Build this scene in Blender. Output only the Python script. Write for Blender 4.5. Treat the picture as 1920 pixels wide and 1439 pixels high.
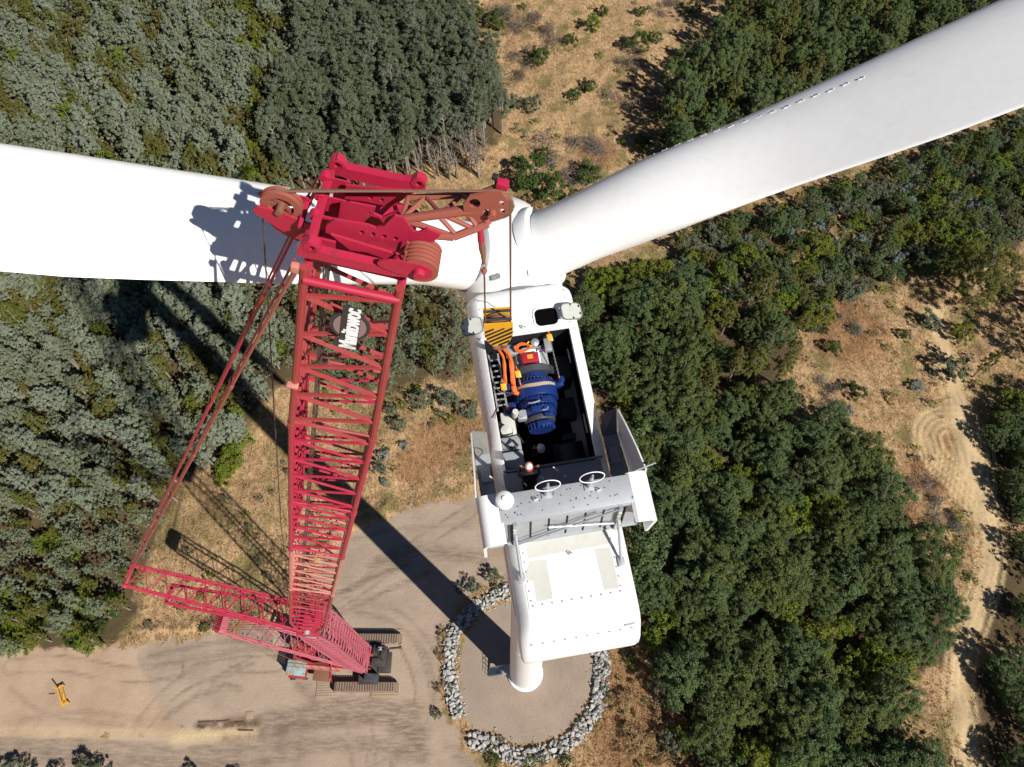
import bpy, bmesh, math, random
import numpy as np
from mathutils import Matrix, Vector

for o_ in list(bpy.data.objects): bpy.data.objects.remove(o_)
SC = bpy.context.scene
COL = SC.collection
rnd = random.Random(7)
RNG = np.random.default_rng(11)
R = math.radians

# ------------------------------------------------------------------ camera
CAM_H, TAU, ROLL, FPX = 108.0, R(27.3), R(-0.7), 1450.0
_F = np.array([0, math.sin(TAU), -math.cos(TAU)])
_U0 = np.array([0, math.cos(TAU), math.sin(TAU)]); _R0 = np.array([1., 0, 0])
_R = math.cos(ROLL)*_R0 + math.sin(ROLL)*_U0
_U = -math.sin(ROLL)*_R0 + math.cos(ROLL)*_U0
CAM = np.array([0, 0, CAM_H])
cam_d = bpy.data.cameras.new('drone_camera'); cam = bpy.data.objects.new('drone_camera', cam_d)
COL.objects.link(cam); SC.camera = cam
cam_d.sensor_width = 36.0; cam_d.lens = 36.0*FPX/1920; cam_d.clip_start = 0.5; cam_d.clip_end = 6000
cam.matrix_world = Matrix([[_R[0], _U[0], -_F[0], 0], [_R[1], _U[1], -_F[1], 0], [_R[2], _U[2], -_F[2], CAM_H], [0, 0, 0, 1]])

# ------------------------------------------------------------------ sky, sun, exposure
SUN_EL, SUN_AZ = R(42.0), math.atan2(-0.688, 0.725)      # azimuth of the sun seen from the ground
sun_to = Vector((math.cos(SUN_AZ)*math.cos(SUN_EL), math.sin(SUN_AZ)*math.cos(SUN_EL), math.sin(SUN_EL)))
W = bpy.data.worlds.new('World'); SC.world = W; W.use_nodes = True
_n = W.node_tree.nodes; _n.clear()
_sky = _n.new('ShaderNodeTexSky'); _sky.sky_type = 'NISHITA'; _sky.sun_disc = False
_sky.sun_elevation = SUN_EL; _sky.sun_rotation = math.atan2(sun_to.x, sun_to.y); _sky.altitude = 1500
_sky.air_density = 0.75; _sky.dust_density = 0.1; _sky.ozone_density = 3.0
_bg = _n.new('ShaderNodeBackground'); _bg.inputs[1].default_value = 0.05
_out = _n.new('ShaderNodeOutputWorld')
W.node_tree.links.new(_sky.outputs[0], _bg.inputs[0]); W.node_tree.links.new(_bg.outputs[0], _out.inputs[0])
sun_d = bpy.data.lights.new('sun', 'SUN'); sun_d.energy = 5.0; sun_d.angle = R(0.53); sun_d.color = (1.0, 0.955, 0.88)
sun = bpy.data.objects.new('sun', sun_d); COL.objects.link(sun)
sun.rotation_euler = sun_to.to_track_quat('Z', 'Y').to_euler(); sun.location = (60, -60, 160)
SC.view_settings.view_transform = 'Standard'; SC.view_settings.look = 'None'
SC.view_settings.exposure = 0.42; SC.view_settings.gamma = 1.0; SC.view_settings.use_curve_mapping = False
SC.render.engine = 'CYCLES'
SC.cycles.max_bounces = 4; SC.cycles.diffuse_bounces = 2; SC.cycles.transparent_max_bounces = 4

# ------------------------------------------------------------------ survey helpers (photo ray -> point at a real height or depth)
def ray(u, v): return _F + ((u-960)/FPX)*_R - ((v-719.5)/FPX)*_U
def atz(u, v, z=0.0):
    d = ray(u, v); return CAM + d*((z-CAM_H)/d[2])
def atd(u, v, dep): return CAM + ray(u, v)*dep
def proj(P):
    q = np.asarray(P, float) - CAM; z = q@_F
    return np.stack([960+FPX*(q@_R)/z, 719.5-FPX*(q@_U)/z, z], -1)
def nrm(v): v = np.asarray(v, float); return v/np.linalg.norm(v)
def A3(*v): return np.array(v, float)

# ------------------------------------------------------------------ mesh builder
class MB:
    def __init__(s): s.V = []; s.F = []; s.n = 0
    def add(s, V, F):
        V = np.asarray(V, float).reshape(-1, 3); s.V.append(V)
        s.F += [tuple(int(i)+s.n for i in f) for f in F]; s.n += len(V); return s
    def box(s, c, sz, ax=None, ch=0.0):
        ax = np.eye(3) if ax is None else np.asarray(ax, float)
        c = np.asarray(c, float); h = np.asarray(sz, float)/2
        if ch <= 0:
            P = [[i, j, k] for i in (-1, 1) for j in (-1, 1) for k in (-1, 1)]
            V = c + (np.array(P, float)*h)@ax
            return s.add(V, [(0, 1, 3, 2), (4, 6, 7, 5), (0, 4, 5, 1), (2, 3, 7, 6), (0, 2, 6, 4), (1, 5, 7, 3)])
        bm = bmesh.new(); bmesh.ops.create_cube(bm, size=2)
        for v in bm.verts: v.co = Vector((v.co.x*h[0], v.co.y*h[1], v.co.z*h[2]))
        bmesh.ops.bevel(bm, geom=list(bm.edges), offset=ch, segments=2, profile=0.6, affect='EDGES')
        bm.verts.ensure_lookup_table()
        V = c + np.array([tuple(v.co) for v in bm.verts])@ax
        F = [[v.index for v in f.verts] for f in bm.faces]; bm.free(); return s.add(V, F)
    def tube(s, p0, p1, r0, r1=None, n=8, caps=True):
        return s.path([p0, p1], [r0, r0 if r1 is None else r1], n, caps)
    def path(s, pts, r, n=8, caps=True):
        P = np.asarray(pts, float); m = len(P); r = np.broadcast_to(np.asarray(r, float), (m,))
        T = np.gradient(P, axis=0); T /= np.linalg.norm(T, axis=1)[:, None]+1e-12
        a = A3(0, 0, 1) if abs(T[0][2]) < 0.9 else A3(1, 0, 0)
        V = []; u = nrm(np.cross(T[0], a))
        for k in range(m):
            u = u - T[k]*(u@T[k]); u = nrm(u); w = np.cross(T[k], u)
            th = np.arange(n)*2*math.pi/n
            V.append(P[k]+r[k]*(np.cos(th)[:, None]*u+np.sin(th)[:, None]*w))
        F = []
        for k in range(m-1):
            for i in range(n):
                j = (i+1) % n; F.append((k*n+i, k*n+j, (k+1)*n+j, (k+1)*n+i))
        if caps: F.append(tuple(range(n))[::-1]); F.append(tuple((m-1)*n+i for i in range(n)))
        return s.add(np.concatenate(V), F)
    def lathe(s, prof, o, axis, n=32, caps=True):
        z = nrm(axis); a = A3(0, 0, 1) if abs(z[2]) < 0.9 else A3(1, 0, 0)
        u = nrm(np.cross(a, z)); w = np.cross(z, u); th = np.arange(n)*2*math.pi/n; V = []
        for (r, t) in prof: V.append(np.asarray(o)+z*t+r*(np.cos(th)[:, None]*u+np.sin(th)[:, None]*w))
        F = []
        for k in range(len(prof)-1):
            for i in range(n):
                j = (i+1) % n; F.append((k*n+i, k*n+j, (k+1)*n+j, (k+1)*n+i))
        if caps: F.append(tuple(range(n))[::-1]); F.append(tuple((len(prof)-1)*n+i for i in range(n)))
        return s.add(np.concatenate(V), F)
    def prism(s, loop, thick):                      # loop of 3-D points, thick = offset vector
        L = np.asarray(loop, float); n = len(L); V = np.concatenate([L, L+np.asarray(thick, float)])
        F = [tuple(range(n))[::-1], tuple(range(n, 2*n))]
        for i in range(n): j = (i+1) % n; F.append((i, j, n+j, n+i))
        return s.add(V, F)
    def plate(s, loop, thick, holes=()):            # flat plate with round holes: bridged by bmesh triangle fill
        L = [np.asarray(loop, float)]+[np.asarray(h, float) for h in holes]; t = np.asarray(thick, float)
        bm = bmesh.new(); rings = []
        for lp in L:
            vs = [bm.verts.new(p) for p in lp]; rings.append(vs)
            for i in range(len(vs)): bm.edges.new((vs[i], vs[(i+1) % len(vs)]))
        bmesh.ops.triangle_fill(bm, use_beauty=True, use_dissolve=False, edges=list(bm.edges))
        bm.verts.index_update()
        V0 = np.array([tuple(v.co) for v in bm.verts]); F0 = [[v.index for v in f.verts] for f in bm.faces]
        ri = [[v.index for v in r_] for r_ in rings]; bm.free(); n = len(V0)
        F = F0+[[i+n for i in f[::-1]] for f in F0]
        for r_ in ri:
            for i in range(len(r_)): a, b = r_[i], r_[(i+1) % len(r_)]; F.append((a, b, b+n, a+n))
        return s.add(np.concatenate([V0, V0+t]), F)
    def loft(s, rings, close=True, caps=True):
        n = len(rings[0]); F = []; m = len(rings)
        for k in range(m-1):
            for i in range(n if close else n-1):
                j = (i+1) % n; F.append((k*n+i, k*n+j, (k+1)*n+j, (k+1)*n+i))
        if caps: F.append(tuple(range(n))[::-1]); F.append(tuple((m-1)*n+i for i in range(n)))
        return s.add(np.concatenate([np.asarray(r_, float) for r_ in rings]), F)
    def split(s, name, mat, parent=None, smooth=0.6):       # each added piece becomes an object of its own
        out = []; o0 = 0; F = list(s.F)
        for V in s.V:
            n = len(V); m_ = MB(); m_.add(V, [tuple(i-o0 for i in f) for f in F if o0 <= f[0] < o0+n]); out.append(m_.build(name, mat, parent, smooth)); o0 += n
        return out
    def build(s, name, mat, parent=None, smooth=0.6, kind=None):
        V = np.concatenate(s.V); base = np.array(parent_loc(parent)) if parent else np.zeros(3)
        me = bpy.data.meshes.new(name); me.from_pydata((V-base).tolist(), [], s.F)
        bm = bmesh.new(); bm.from_mesh(me); bmesh.ops.recalc_face_normals(bm, faces=bm.faces); bm.to_mesh(me); bm.free()
        if smooth:
            me.polygons.foreach_set('use_smooth', [True]*len(me.polygons)); me.set_sharp_from_angle(angle=smooth)
        me.materials.append(mat)
        ob = bpy.data.objects.new(name, me); COL.objects.link(ob)
        if parent: ob.parent = parent
        if kind: ob['kind'] = kind
        return ob
def parent_loc(o):
    p = np.zeros(3)
    while o is not None: p = p+np.array(o.location); o = o.parent
    return p
def tag(o, label, cat, group=None):
    o['label'] = label; o['category'] = cat
    if group: o['group'] = group
    return o
def thing(name, label, cat, loc, group=None):
    o = bpy.data.objects.new(name, None); COL.objects.link(o); o.location = tuple(float(x) for x in loc)
    o.empty_display_size = 0.5
    return tag(o, label, cat, group)

# ------------------------------------------------------------------ materials
class NT:
    def __init__(s, name):
        s.m = bpy.data.materials.new(name); s.m.use_nodes = True; s.t = s.m.node_tree; s.t.nodes.clear()
        s.out = s.t.nodes.new('ShaderNodeOutputMaterial'); s.b = s.t.nodes.new('ShaderNodeBsdfPrincipled')
        s.t.links.new(s.b.outputs[0], s.out.inputs[0])
    def n(s, typ, **kw):
        nd = s.t.nodes.new(typ)
        for k, v in kw.items(): setattr(nd, k, v)
        return nd
    def l(s, a, b): s.t.links.new(a, b)
    def coord(s, kind='Object', scale=None):
        tc = s.n('ShaderNodeTexCoord')
        if kind == 'World':
            g = s.n('ShaderNodeNewGeometry'); o = g.outputs['Position']
        else: o = tc.outputs[kind]
        if scale is None: return o
        mp = s.n('ShaderNodeMapping'); mp.inputs['Scale'].default_value = scale; s.l(o, mp.inputs[0]); return mp.outputs[0]
    def noise(s, vec, scale, detail=4, rough=0.6, dist=0.0):
        nd = s.n('ShaderNodeTexNoise'); s.l(vec, nd.inputs['Vector'])
        nd.inputs['Scale'].default_value = scale; nd.inputs['Detail'].default_value = detail
        nd.inputs['Roughness'].default_value = rough; nd.inputs['Distortion'].default_value = dist
        return nd.outputs['Fac']
    def ramp(s, f, a, b, smooth=True):
        nd = s.n('ShaderNodeMapRange'); nd.interpolation_type = 'SMOOTHSTEP' if smooth else 'LINEAR'
        s.l(f, nd.inputs[0]); nd.inputs[1].default_value = a; nd.inputs[2].default_value = b; return nd.outputs[0]
    def mix(s, f, a, b):
        nd = s.n('ShaderNodeMix', data_type='RGBA')
        for sock, v in ((nd.inputs[0], f), (nd.inputs[6], a), (nd.inputs[7], b)):
            if hasattr(v, 'is_linked'): s.l(v, sock)
            elif isinstance(v, (int, float)): sock.default_value = v
            else: sock.default_value = (*v, 1)
        return nd.outputs[2]
    def math(s, op, a, b=None):
        nd = s.n('ShaderNodeMath', operation=op)
        for i, v in enumerate((a, b)):
            if v is None: continue
            if hasattr(v, 'is_linked'): s.l(v, nd.inputs[i])
            else: nd.inputs[i].default_value = v
        return nd.outputs[0]
    def attr(s, name): return s.n('ShaderNodeAttribute', attribute_name=name).outputs['Fac']
    def bump(s, h, strength, dist):
        nd = s.n('ShaderNodeBump'); nd.inputs['Strength'].default_value = strength; nd.inputs['Distance'].default_value = dist
        s.l(h, nd.inputs['Height']); s.l(nd.outputs[0], s.b.inputs['Normal'])
    def set(s, col=None, rough=0.5, metal=0.0, spec=0.5):
        if col is not None:
            if hasattr(col, 'is_linked'): s.l(col, s.b.inputs['Base Color'])
            else: s.b.inputs['Base Color'].default_value = (*col, 1)
        if hasattr(rough, 'is_linked'): s.l(rough, s.b.inputs['Roughness'])
        else: s.b.inputs['Roughness'].default_value = rough
        s.b.inputs['Metallic'].default_value = metal; s.b.inputs['Specular IOR Level'].default_value = spec
        return s.m
def paint(name, col, dirt=None, amt=0.35, scale=2.0, rough=0.45, metal=0.0, bump=0.0, spec=0.5, thr=(0.5, 0.75)):
    t = NT(name); v = t.coord('World')
    f = t.noise(v, scale, 5, 0.65); g = t.noise(v, scale*7, 3, 0.6)
    dirt = tuple(c*0.6 for c in col) if dirt is None else dirt
    m = t.math('MULTIPLY', t.ramp(f, *thr), amt)
    c = t.mix(m, col, dirt)
    c = t.mix(t.math('MULTIPLY', t.ramp(g, 0.35, 0.75), amt*0.4), c, tuple(x*0.75+0.04 for x in dirt))
    r_ = t.math('ADD', t.math('MULTIPLY', f, 0.25), rough-0.1)
    if bump: t.bump(g, bump, 0.01)
    return t.set(c, r_, metal, spec)
M = {}
M['white'] = paint('turbine_white_gelcoat', (0.80, 0.80, 0.79), (0.62, 0.60, 0.55), 0.25, 0.5, 0.38)
M['white2'] = paint('white_panel_gelcoat', (0.78, 0.78, 0.77), (0.6, 0.59, 0.55), 0.3, 1.2, 0.45)
M['patch'] = paint('beige_antislip_strip', (0.52, 0.52, 0.48), (0.45, 0.43, 0.37), 0.5, 2.5, 0.8)
M['seal'] = paint('grey_rubber_seal', (0.16, 0.17, 0.18), None, 0.3, 4, 0.6)
M['alu'] = paint('brushed_aluminium', (0.40, 0.42, 0.44), (0.30, 0.32, 0.34), 0.55, 1.6, 0.5, 0.35)
M['deckgrey'] = paint('deck_shade_grey', (0.26, 0.28, 0.31), (0.18, 0.19, 0.21), 0.5, 2.0, 0.6)  # bluish grey darkened to carry the cooler's shadow on the deck
M['galv'] = paint('galvanised_steel', (0.44, 0.46, 0.48), (0.3, 0.31, 0.32), 0.5, 6, 0.45, 0.5)
M['coreA'] = paint('radiator_grey', (0.30, 0.32, 0.33), None, 0.4, 3, 0.6)
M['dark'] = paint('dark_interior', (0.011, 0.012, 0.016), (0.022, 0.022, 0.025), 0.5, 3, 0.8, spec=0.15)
M['dark2'] = paint('dark_grey_machinery', (0.045, 0.05, 0.06), (0.02, 0.02, 0.02), 0.5, 4, 0.5)
M['hatch_shade'] = paint('painted_hatch_shade', (0.003, 0.003, 0.0035), None, 0.1, 3, 0.95, spec=0.0)  # near-black colour stands in for the shade inside the hatch
M['scoop'] = paint('scoop_shade_grey', (0.15, 0.15, 0.14), None, 0.4, 3, 0.7)  # shade inside the scoops is put into this dark grey
M['black'] = paint('black_rubber', (0.012, 0.012, 0.013), (0.03, 0.03, 0.03), 0.3, 6, 0.6)
M['crim'] = paint('crimson_crane_paint', (0.41, 0.012, 0.048), (0.13, 0.022, 0.03), 0.5, 4.0, 0.42)
M['crim2'] = paint('crimson_lattice_paint', (0.37, 0.014, 0.046), (0.33, 0.06, 0.07), 0.5, 1.4, 0.38)
M['red'] = paint('weathered_red_paint', (0.30, 0.034, 0.036), (0.27, 0.075, 0.06), 0.6, 1.2, 0.42)
M['salm'] = paint('sun_faded_salmon_paint', (0.50, 0.20, 0.15), (0.40, 0.10, 0.09), 0.6, 1.2, 0.5)
M['pink'] = paint('faded_pink_red_paint', (0.42, 0.105, 0.135), (0.34, 0.03, 0.055), 0.7, 0.7, 0.45)
M['rustred'] = paint('dull_rust_red_paint', (0.30, 0.075, 0.050), (0.22, 0.09, 0.055), 0.6, 3.5, 0.6)
M['rust'] = paint('rusty_steel', (0.20, 0.085, 0.045), (0.10, 0.045, 0.03), 0.7, 5, 0.75, bump=0.4)
M['rope'] = paint('greased_wire_rope', (0.085, 0.06, 0.045), (0.03, 0.025, 0.02), 0.6, 20, 0.55)
M['rope2'] = paint('worn_wire_rope_brown', (0.20, 0.11, 0.07), (0.08, 0.05, 0.03), 0.6, 12, 0.6)
M['yellow'] = paint('safety_yellow_paint', (0.68, 0.33, 0.012), (0.5, 0.27, 0.03), 0.4, 3, 0.45)
M['blue'] = paint('deep_blue_gearbox_paint', (0.007, 0.026, 0.145), (0.004, 0.012, 0.05), 0.45, 3, 0.28, spec=0.6)
M['orange'] = paint('orange_sling_webbing', (0.72, 0.13, 0.012), (0.5, 0.10, 0.02), 0.5, 8, 0.7)
M['tan'] = paint('tan_cloth_strap', (0.40, 0.30, 0.22), (0.28, 0.2, 0.14), 0.5, 8, 0.9)
M['toolred'] = paint('red_plastic_case', (0.36, 0.012, 0.03), None, 0.2, 6, 0.4)
M['hatch'] = paint('grey_translucent_hatch_grp', (0.52, 0.53, 0.49), (0.38, 0.38, 0.33), 0.5, 3, 0.5)
M['lightblue'] = paint('faded_light_blue_sheet', (0.25, 0.42, 0.47), (0.33, 0.24, 0.13), 0.85, 1.2, 0.6, thr=(0.4, 0.6))
M['timber'] = paint('weathered_timber', (0.34, 0.25, 0.17), (0.2, 0.14, 0.09), 0.6, 3, 0.85, bump=0.5)
M['shoe'] = paint('worn_track_shoe_steel', (0.25, 0.17, 0.115), (0.13, 0.10, 0.08), 0.7, 1.4, 0.65)
M['grease'] = paint('black_greasy_steel', (0.035, 0.03, 0.028), (0.10, 0.085, 0.07), 0.6, 2, 0.5)
M['taupe'] = paint('taupe_sign_face', (0.26, 0.17, 0.17), None, 0.25, 3, 0.6)
M['signdark'] = paint('dark_sign_border', (0.03, 0.03, 0.035), None, 0.2, 3, 0.5)
M['signwhite'] = paint('white_sign_letters', (0.8, 0.8, 0.8), None, 0.1, 3, 0.5)
M['cloth'] = paint('black_work_clothes', (0.012, 0.012, 0.014), (0.025, 0.025, 0.03), 0.5, 9, 0.9)
M['skin'] = paint('skin', (0.42, 0.23, 0.15), None, 0.15, 9, 0.55)
M['helmet'] = paint('white_helmet_shell', (0.72, 0.73, 0.75), None, 0.1, 9, 0.35)
M['helmetband'] = paint('orange_red_helmet_band', (0.62, 0.06, 0.02), None, 0.1, 9, 0.45)
M['glass'] = paint('tinted_cab_glass', (0.05, 0.06, 0.07), None, 0.2, 3, 0.12)
M['purple'] = paint('purple_cord', (0.16, 0.05, 0.25), None, 0.2, 9, 0.7)
t = NT('grey_granite_stone'); oi = t.n('ShaderNodeObjectInfo').outputs['Random']; v = t.coord('World')
c = t.mix(t.ramp(t.noise(v, 5, 5, 0.7), 0.35, 0.7), (0.30, 0.30, 0.29), (0.52, 0.51, 0.48))
c = t.mix(t.math('MULTIPLY', oi, 0.45), c, (0.22, 0.20, 0.18)); t.bump(t.noise(v, 9, 5, 0.7), 0.6, 0.03)
M['stone'] = t.set(c, 0.85, 0, 0.3)
t = NT('weathered_bark'); v = t.coord('World', (1, 1, 0.2))
M['bark'] = t.set(t.mix(t.noise(v, 3, 4), (0.11, 0.09, 0.07), (0.36, 0.32, 0.27)), 0.9, 0, 0.2)
def leafmat(name, a, b, c3, trans=0.32):
    t = NT(name); oi = t.n('ShaderNodeObjectInfo').outputs['Random']; at = t.attr('tint')
    c = t.mix(at, a, b); c = t.mix(t.math('MULTIPLY', t.ramp(oi, 0.25, 1.0, False), 0.75), c, c3)
    t.set(c, 0.6, 0, 0.2)
    tr = t.n('ShaderNodeBsdfTranslucent'); t.l(c, tr.inputs[0]); ms = t.n('ShaderNodeMixShader'); ms.inputs[0].default_value = trans
    t.l(t.b.outputs[0], ms.inputs[1]); t.l(tr.outputs[0], ms.inputs[2]); t.l(ms.outputs[0], t.out.inputs[0]); return t.m
M['l_euc'] = leafmat('eucalyptus_leaves', (0.155, 0.185, 0.125), (0.325, 0.360, 0.270), (0.165, 0.190, 0.100))
M['l_olive'] = leafmat('olive_brown_leaves', (0.085, 0.082, 0.020), (0.190, 0.165, 0.042), (0.12, 0.135, 0.022))
M['l_dark'] = leafmat('dark_grey_green_leaves', (0.086, 0.106, 0.064), (0.195, 0.220, 0.142), (0.105, 0.128, 0.060))
M['l_forest'] = leafmat('deep_green_leaves', (0.058, 0.095, 0.032), (0.148, 0.205, 0.082), (0.135, 0.155, 0.034))
M['l_yel'] = leafmat('yellow_green_leaves', (0.085, 0.135, 0.012), (0.20, 0.25, 0.03), (0.16, 0.16, 0.022))
M['l_green'] = leafmat('fresh_green_leaves', (0.04, 0.075, 0.014), (0.10, 0.14, 0.035), (0.075, 0.09, 0.02))
M['l_silver'] = leafmat('silver_blue_leaves', (0.14, 0.18, 0.17), (0.30, 0.34, 0.33), (0.2, 0.24, 0.21))
M['l_dead'] = leafmat('dead_grey_brown_twigs', (0.10, 0.082, 0.07), (0.24, 0.205, 0.18), (0.15, 0.105, 0.075), 0.05)
M['l_straw'] = leafmat('dry_straw_grass', (0.24, 0.145, 0.062), (0.44, 0.31, 0.155), (0.3, 0.2, 0.1), 0.2)
# ================================================================== GROUND
def pxpoly(pts, z=0.0): return np.array([atz(u, v, z)[:2] for u, v in pts])
def inpoly(P, poly):
    x, y = P[:, 0], P[:, 1]; r_ = np.zeros(len(P), bool); n = len(poly); j = n-1
    for i in range(n):
        xi, yi = poly[i]; xj, yj = poly[j]
        c = ((yi > y) != (yj > y)) & (x < (xj-xi)*(y-yi)/(yj-yi+1e-12)+xi); r_ ^= c; j = i
    return r_
def segdist(P, line, closed=False):
    L = list(line)+([line[0]] if closed else []); d = np.full(len(P), 1e9)
    for a, b in zip(L[:-1], L[1:]):
        a = np.asarray(a); b = np.asarray(b); ab = b-a; t = np.clip(((P-a)@ab)/(ab@ab+1e-12), 0, 1)
        d = np.minimum(d, np.linalg.norm(P-(a+t[:, None]*ab), axis=1))
    return d
def sdist(P, poly):
    d = segdist(P, poly, True); return np.where(inpoly(P, poly), d, -d)
def smooth_line(pts, k=8):
    P = np.asarray(pts, float); out = []
    for i in range(len(P)-1):
        p0, p1, p2, p3 = P[max(i-1, 0)], P[i], P[i+1], P[min(i+2, len(P)-1)]
        for t in np.linspace(0, 1, k, endpoint=False):
            out.append(0.5*((2*p1)+(-p0+p2)*t+(2*p0-5*p1+4*p2-p3)*t*t+(-p0+3*p1-3*p2+p3)*t**3))
    out.append(P[-1]); return np.array(out)
_nz = [(RNG.uniform(-1, 1, 2), RNG.uniform(0, 6.28)) for _ in range(24)]
def wob(P, wl):
    s = np.zeros(len(P))
    for d, ph in _nz: s += np.sin((P@(d/np.linalg.norm(d)))*(2*math.pi/wl)*(0.6+abs(d[0]))+ph)
    return s/6.0
PAD = pxpoly([(262, 1213), (330, 1203), (430, 1186), (520, 1168), (560, 1120), (600, 1060), (650, 1010), (700, 985), (780, 950), (900, 930), (985, 960), (985, 1080), (950, 1085),
              (905, 1100), (860, 1135), (835, 1190), (824, 1260), (826, 1340), (850, 1362), (870, 1380), (862, 1405), (900, 1440), (860, 1520), (-120, 1520), (-120, 1380), (0, 1372), (120, 1380), (262, 1378), (350, 1380), (300, 1330), (270, 1270)])
DIRT = pxpoly([(-140, 1222), (0, 1222), (60, 1218), (160, 1212), (240, 1214), (300, 1205), (310, 1270), (320, 1340), (370, 1390), (262, 1385), (120, 1386), (0, 1378), (-140, 1385)])
RINGC = atz(985, 1262, 0)[:2]
RING_IN = pxpoly([(945, 1130), (905, 1155), (875, 1190), (862, 1240), (862, 1300), (872, 1345), (890, 1370), (925, 1372), (960, 1395), (1010, 1392), (1060, 1372), (1100, 1320), (1115, 1270), (1112, 1220), (1090, 1160), (1040, 1120)])
TRK = smooth_line(pxpoly([(1835, 1560), (1822, 1420), (1800, 1330), (1800, 1250), (1825, 1170), (1850, 1090), (1858, 1010), (1840, 930), (1815, 870), (1800, 800), (1795, 740), (1770, 660), (1755, 590)]))
LOOP = smooth_line(pxpoly([(1845, 960), (1800, 905), (1755, 860), (1738, 820), (1752, 792), (1790, 785), (1825, 805), (1838, 850), (1840, 930)]))
ROAD2 = smooth_line(pxpoly([(1150, -60), (1165, 40), (1150, 130), (1130, 190)]))
def axis_vec(lo, hi, fine, steps):
    a = []
    x = lo
    while x < hi:
        a.append(x); x += next((f3 for f1, f2, f3 in fine if f1 <= x <= f2), steps)
    a.append(hi); return np.array(a)
def skirt(a, far):
    out = list(a); st = 4.0; x = a[0]
    pre = []
    while x > -far: x -= st; st *= 1.6; pre.append(x)
    st = 4.0; x = a[-1]; post = []
    while x < far: x += st; st *= 1.6; post.append(x)
    return np.array(pre[::-1]+out+post)
gx = skirt(axis_vec(-135, 135, ((-70, 22, 0.34), (52, 86, 0.45)), 0.85), 2500)
gy = skirt(axis_vec(-12, 182, ((0, 36, 0.34), (36, 64, 0.5)), 0.85), 2500)
GX, GY = np.meshgrid(gx, gy); GP = np.stack([GX.ravel(), GY.ravel()], 1)
sd_pad = np.clip(sdist(GP, PAD), -6, 6)+0.5*wob(GP, 3.1)
sd_dirt = np.clip(sdist(GP, DIRT), -6, 6)+0.5*wob(GP, 2.7)
sd_ring = np.clip(sdist(GP, RING_IN), -6, 6)+0.12*wob(GP, 2.0)
sd_trk = 1.15-np.minimum(segdist(GP, TRK), 6)+0.35*wob(GP, 4.0)
d_loop = segdist(GP, LOOP); d_trk2 = segdist(GP, TRK)
# tyre marks and stains: darker, damp or churned soil with shapes of their own
RUTS = [([(300, 1300), (335, 1270), (380, 1240), (440, 1222)], .35, .4), ([(560, 1230), (640, 1330), (660, 1439)], .4, .35), ([(600, 1140), (720, 1160), (800, 1230), (815, 1330)], .45, .4), ([(620, 1120), (745, 1145), (822, 1225)], .4, .35), ([(40, 1350), (160, 1335), (262, 1350)], .5, .35), ([(20, 1290), (90, 1340), (230, 1360)], .4, .35), ([(840, 1400), (870, 1425), (900, 1450)], .8, .4), ([(720, 1330), (780, 1330)], 1.3, .6), ([(735, 1362), (790, 1375)], 1.4, .6), ([(745, 1405), (790, 1412)], 1.3, .65), ([(420, 1260), (470, 1235)], .3, .5), ([(425, 1268), (475, 1243)], .3, .5),
        ([(385, 1300), (420, 1285), (450, 1290)], .5, .5), ([(400, 1275), (440, 1250), (455, 1262)], .5, .4), ([(310, 1345), (345, 1320), (375, 1300)], .5, .5),
        ([(430, 1355), (540, 1340), (640, 1318), (730, 1322), (780, 1345)], 1.0, .6), ([(500, 1372), (600, 1352), (700, 1345), (760, 1365), (785, 1400)], 1.2, .75), ([(520, 1400), (640, 1395), (740, 1400), (790, 1420)], 1.2, .55),
        ([(0, 1405), (150, 1412), (300, 1425), (450, 1432), (560, 1415)], .8, .55), ([(0, 1418), (160, 1426), (320, 1437), (470, 1443)], .8, .5), ([(0, 1392), (200, 1400), (380, 1410), (520, 1400)], .8, .4),
        ([(540, 1140), (640, 1110), (700, 1080), (760, 1060)], .5, .75), ([(640, 1150), (720, 1110), (800, 1075)], .5, .5), ([(700, 1060), (780, 1030), (850, 1040), (900, 1045)], 1.1, .55), ([(560, 1280), (585, 1310), (575, 1340)], .9, .5),
        ([(820, 1040), (900, 1040)], .7, .6), ([(660, 1010), (760, 990), (880, 985)], .4, .35), ([(280, 1230), (400, 1205), (500, 1200)], .4, .45), ([(290, 1250), (420, 1222), (510, 1215)], .4, .35)]
rut = np.zeros(len(GP))
for pts, wd, am in RUTS:
    d = segdist(GP, smooth_line(pxpoly(pts))); rut = np.maximum(rut, am*np.clip(1.3-d/wd, 0, 1))
for pts in ([(-20, 1398), (150, 1403), (330, 1416), (520, 1408), (640, 1372), (740, 1368)], [(-20, 1425), (200, 1432), (420, 1444)], [(560, 1170), (640, 1125), (720, 1070), (800, 1010), (880, 960)], [(620, 1240), (700, 1330), (720, 1439)], [(265, 1360), (330, 1290), (420, 1250), (520, 1245)], [(760, 1200), (790, 1280), (780, 1360), (700, 1420)], [(20, 1250), (120, 1245), (240, 1265), (330, 1255)]):
    L2 = smooth_line(pxpoly(pts)); d = segdist(GP, L2); rut = np.maximum(rut, .62*np.clip(1.3-np.abs(d-.95)/.22, 0, 1)*np.clip(.75+.5*wob(GP, 7.0), .15, 1))
rr = np.linalg.norm(GP-RINGC, axis=1); ang = np.arctan2(GP[:, 1]-RINGC[1], GP[:, 0]-RINGC[0])
arc = np.where((rr > 3.2) & (rr < 8.6) & (np.cos(ang+0.45) > 0.35) & (sd_ring > 0.3), 0.5+0.5*np.sin(rr*2*math.pi/0.75), 0)
rut = np.maximum(rut, 0.2*arc*np.clip(.5+.6*wob(GP, 2.3), 0, 1))
straw = np.zeros(len(GP))
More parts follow.
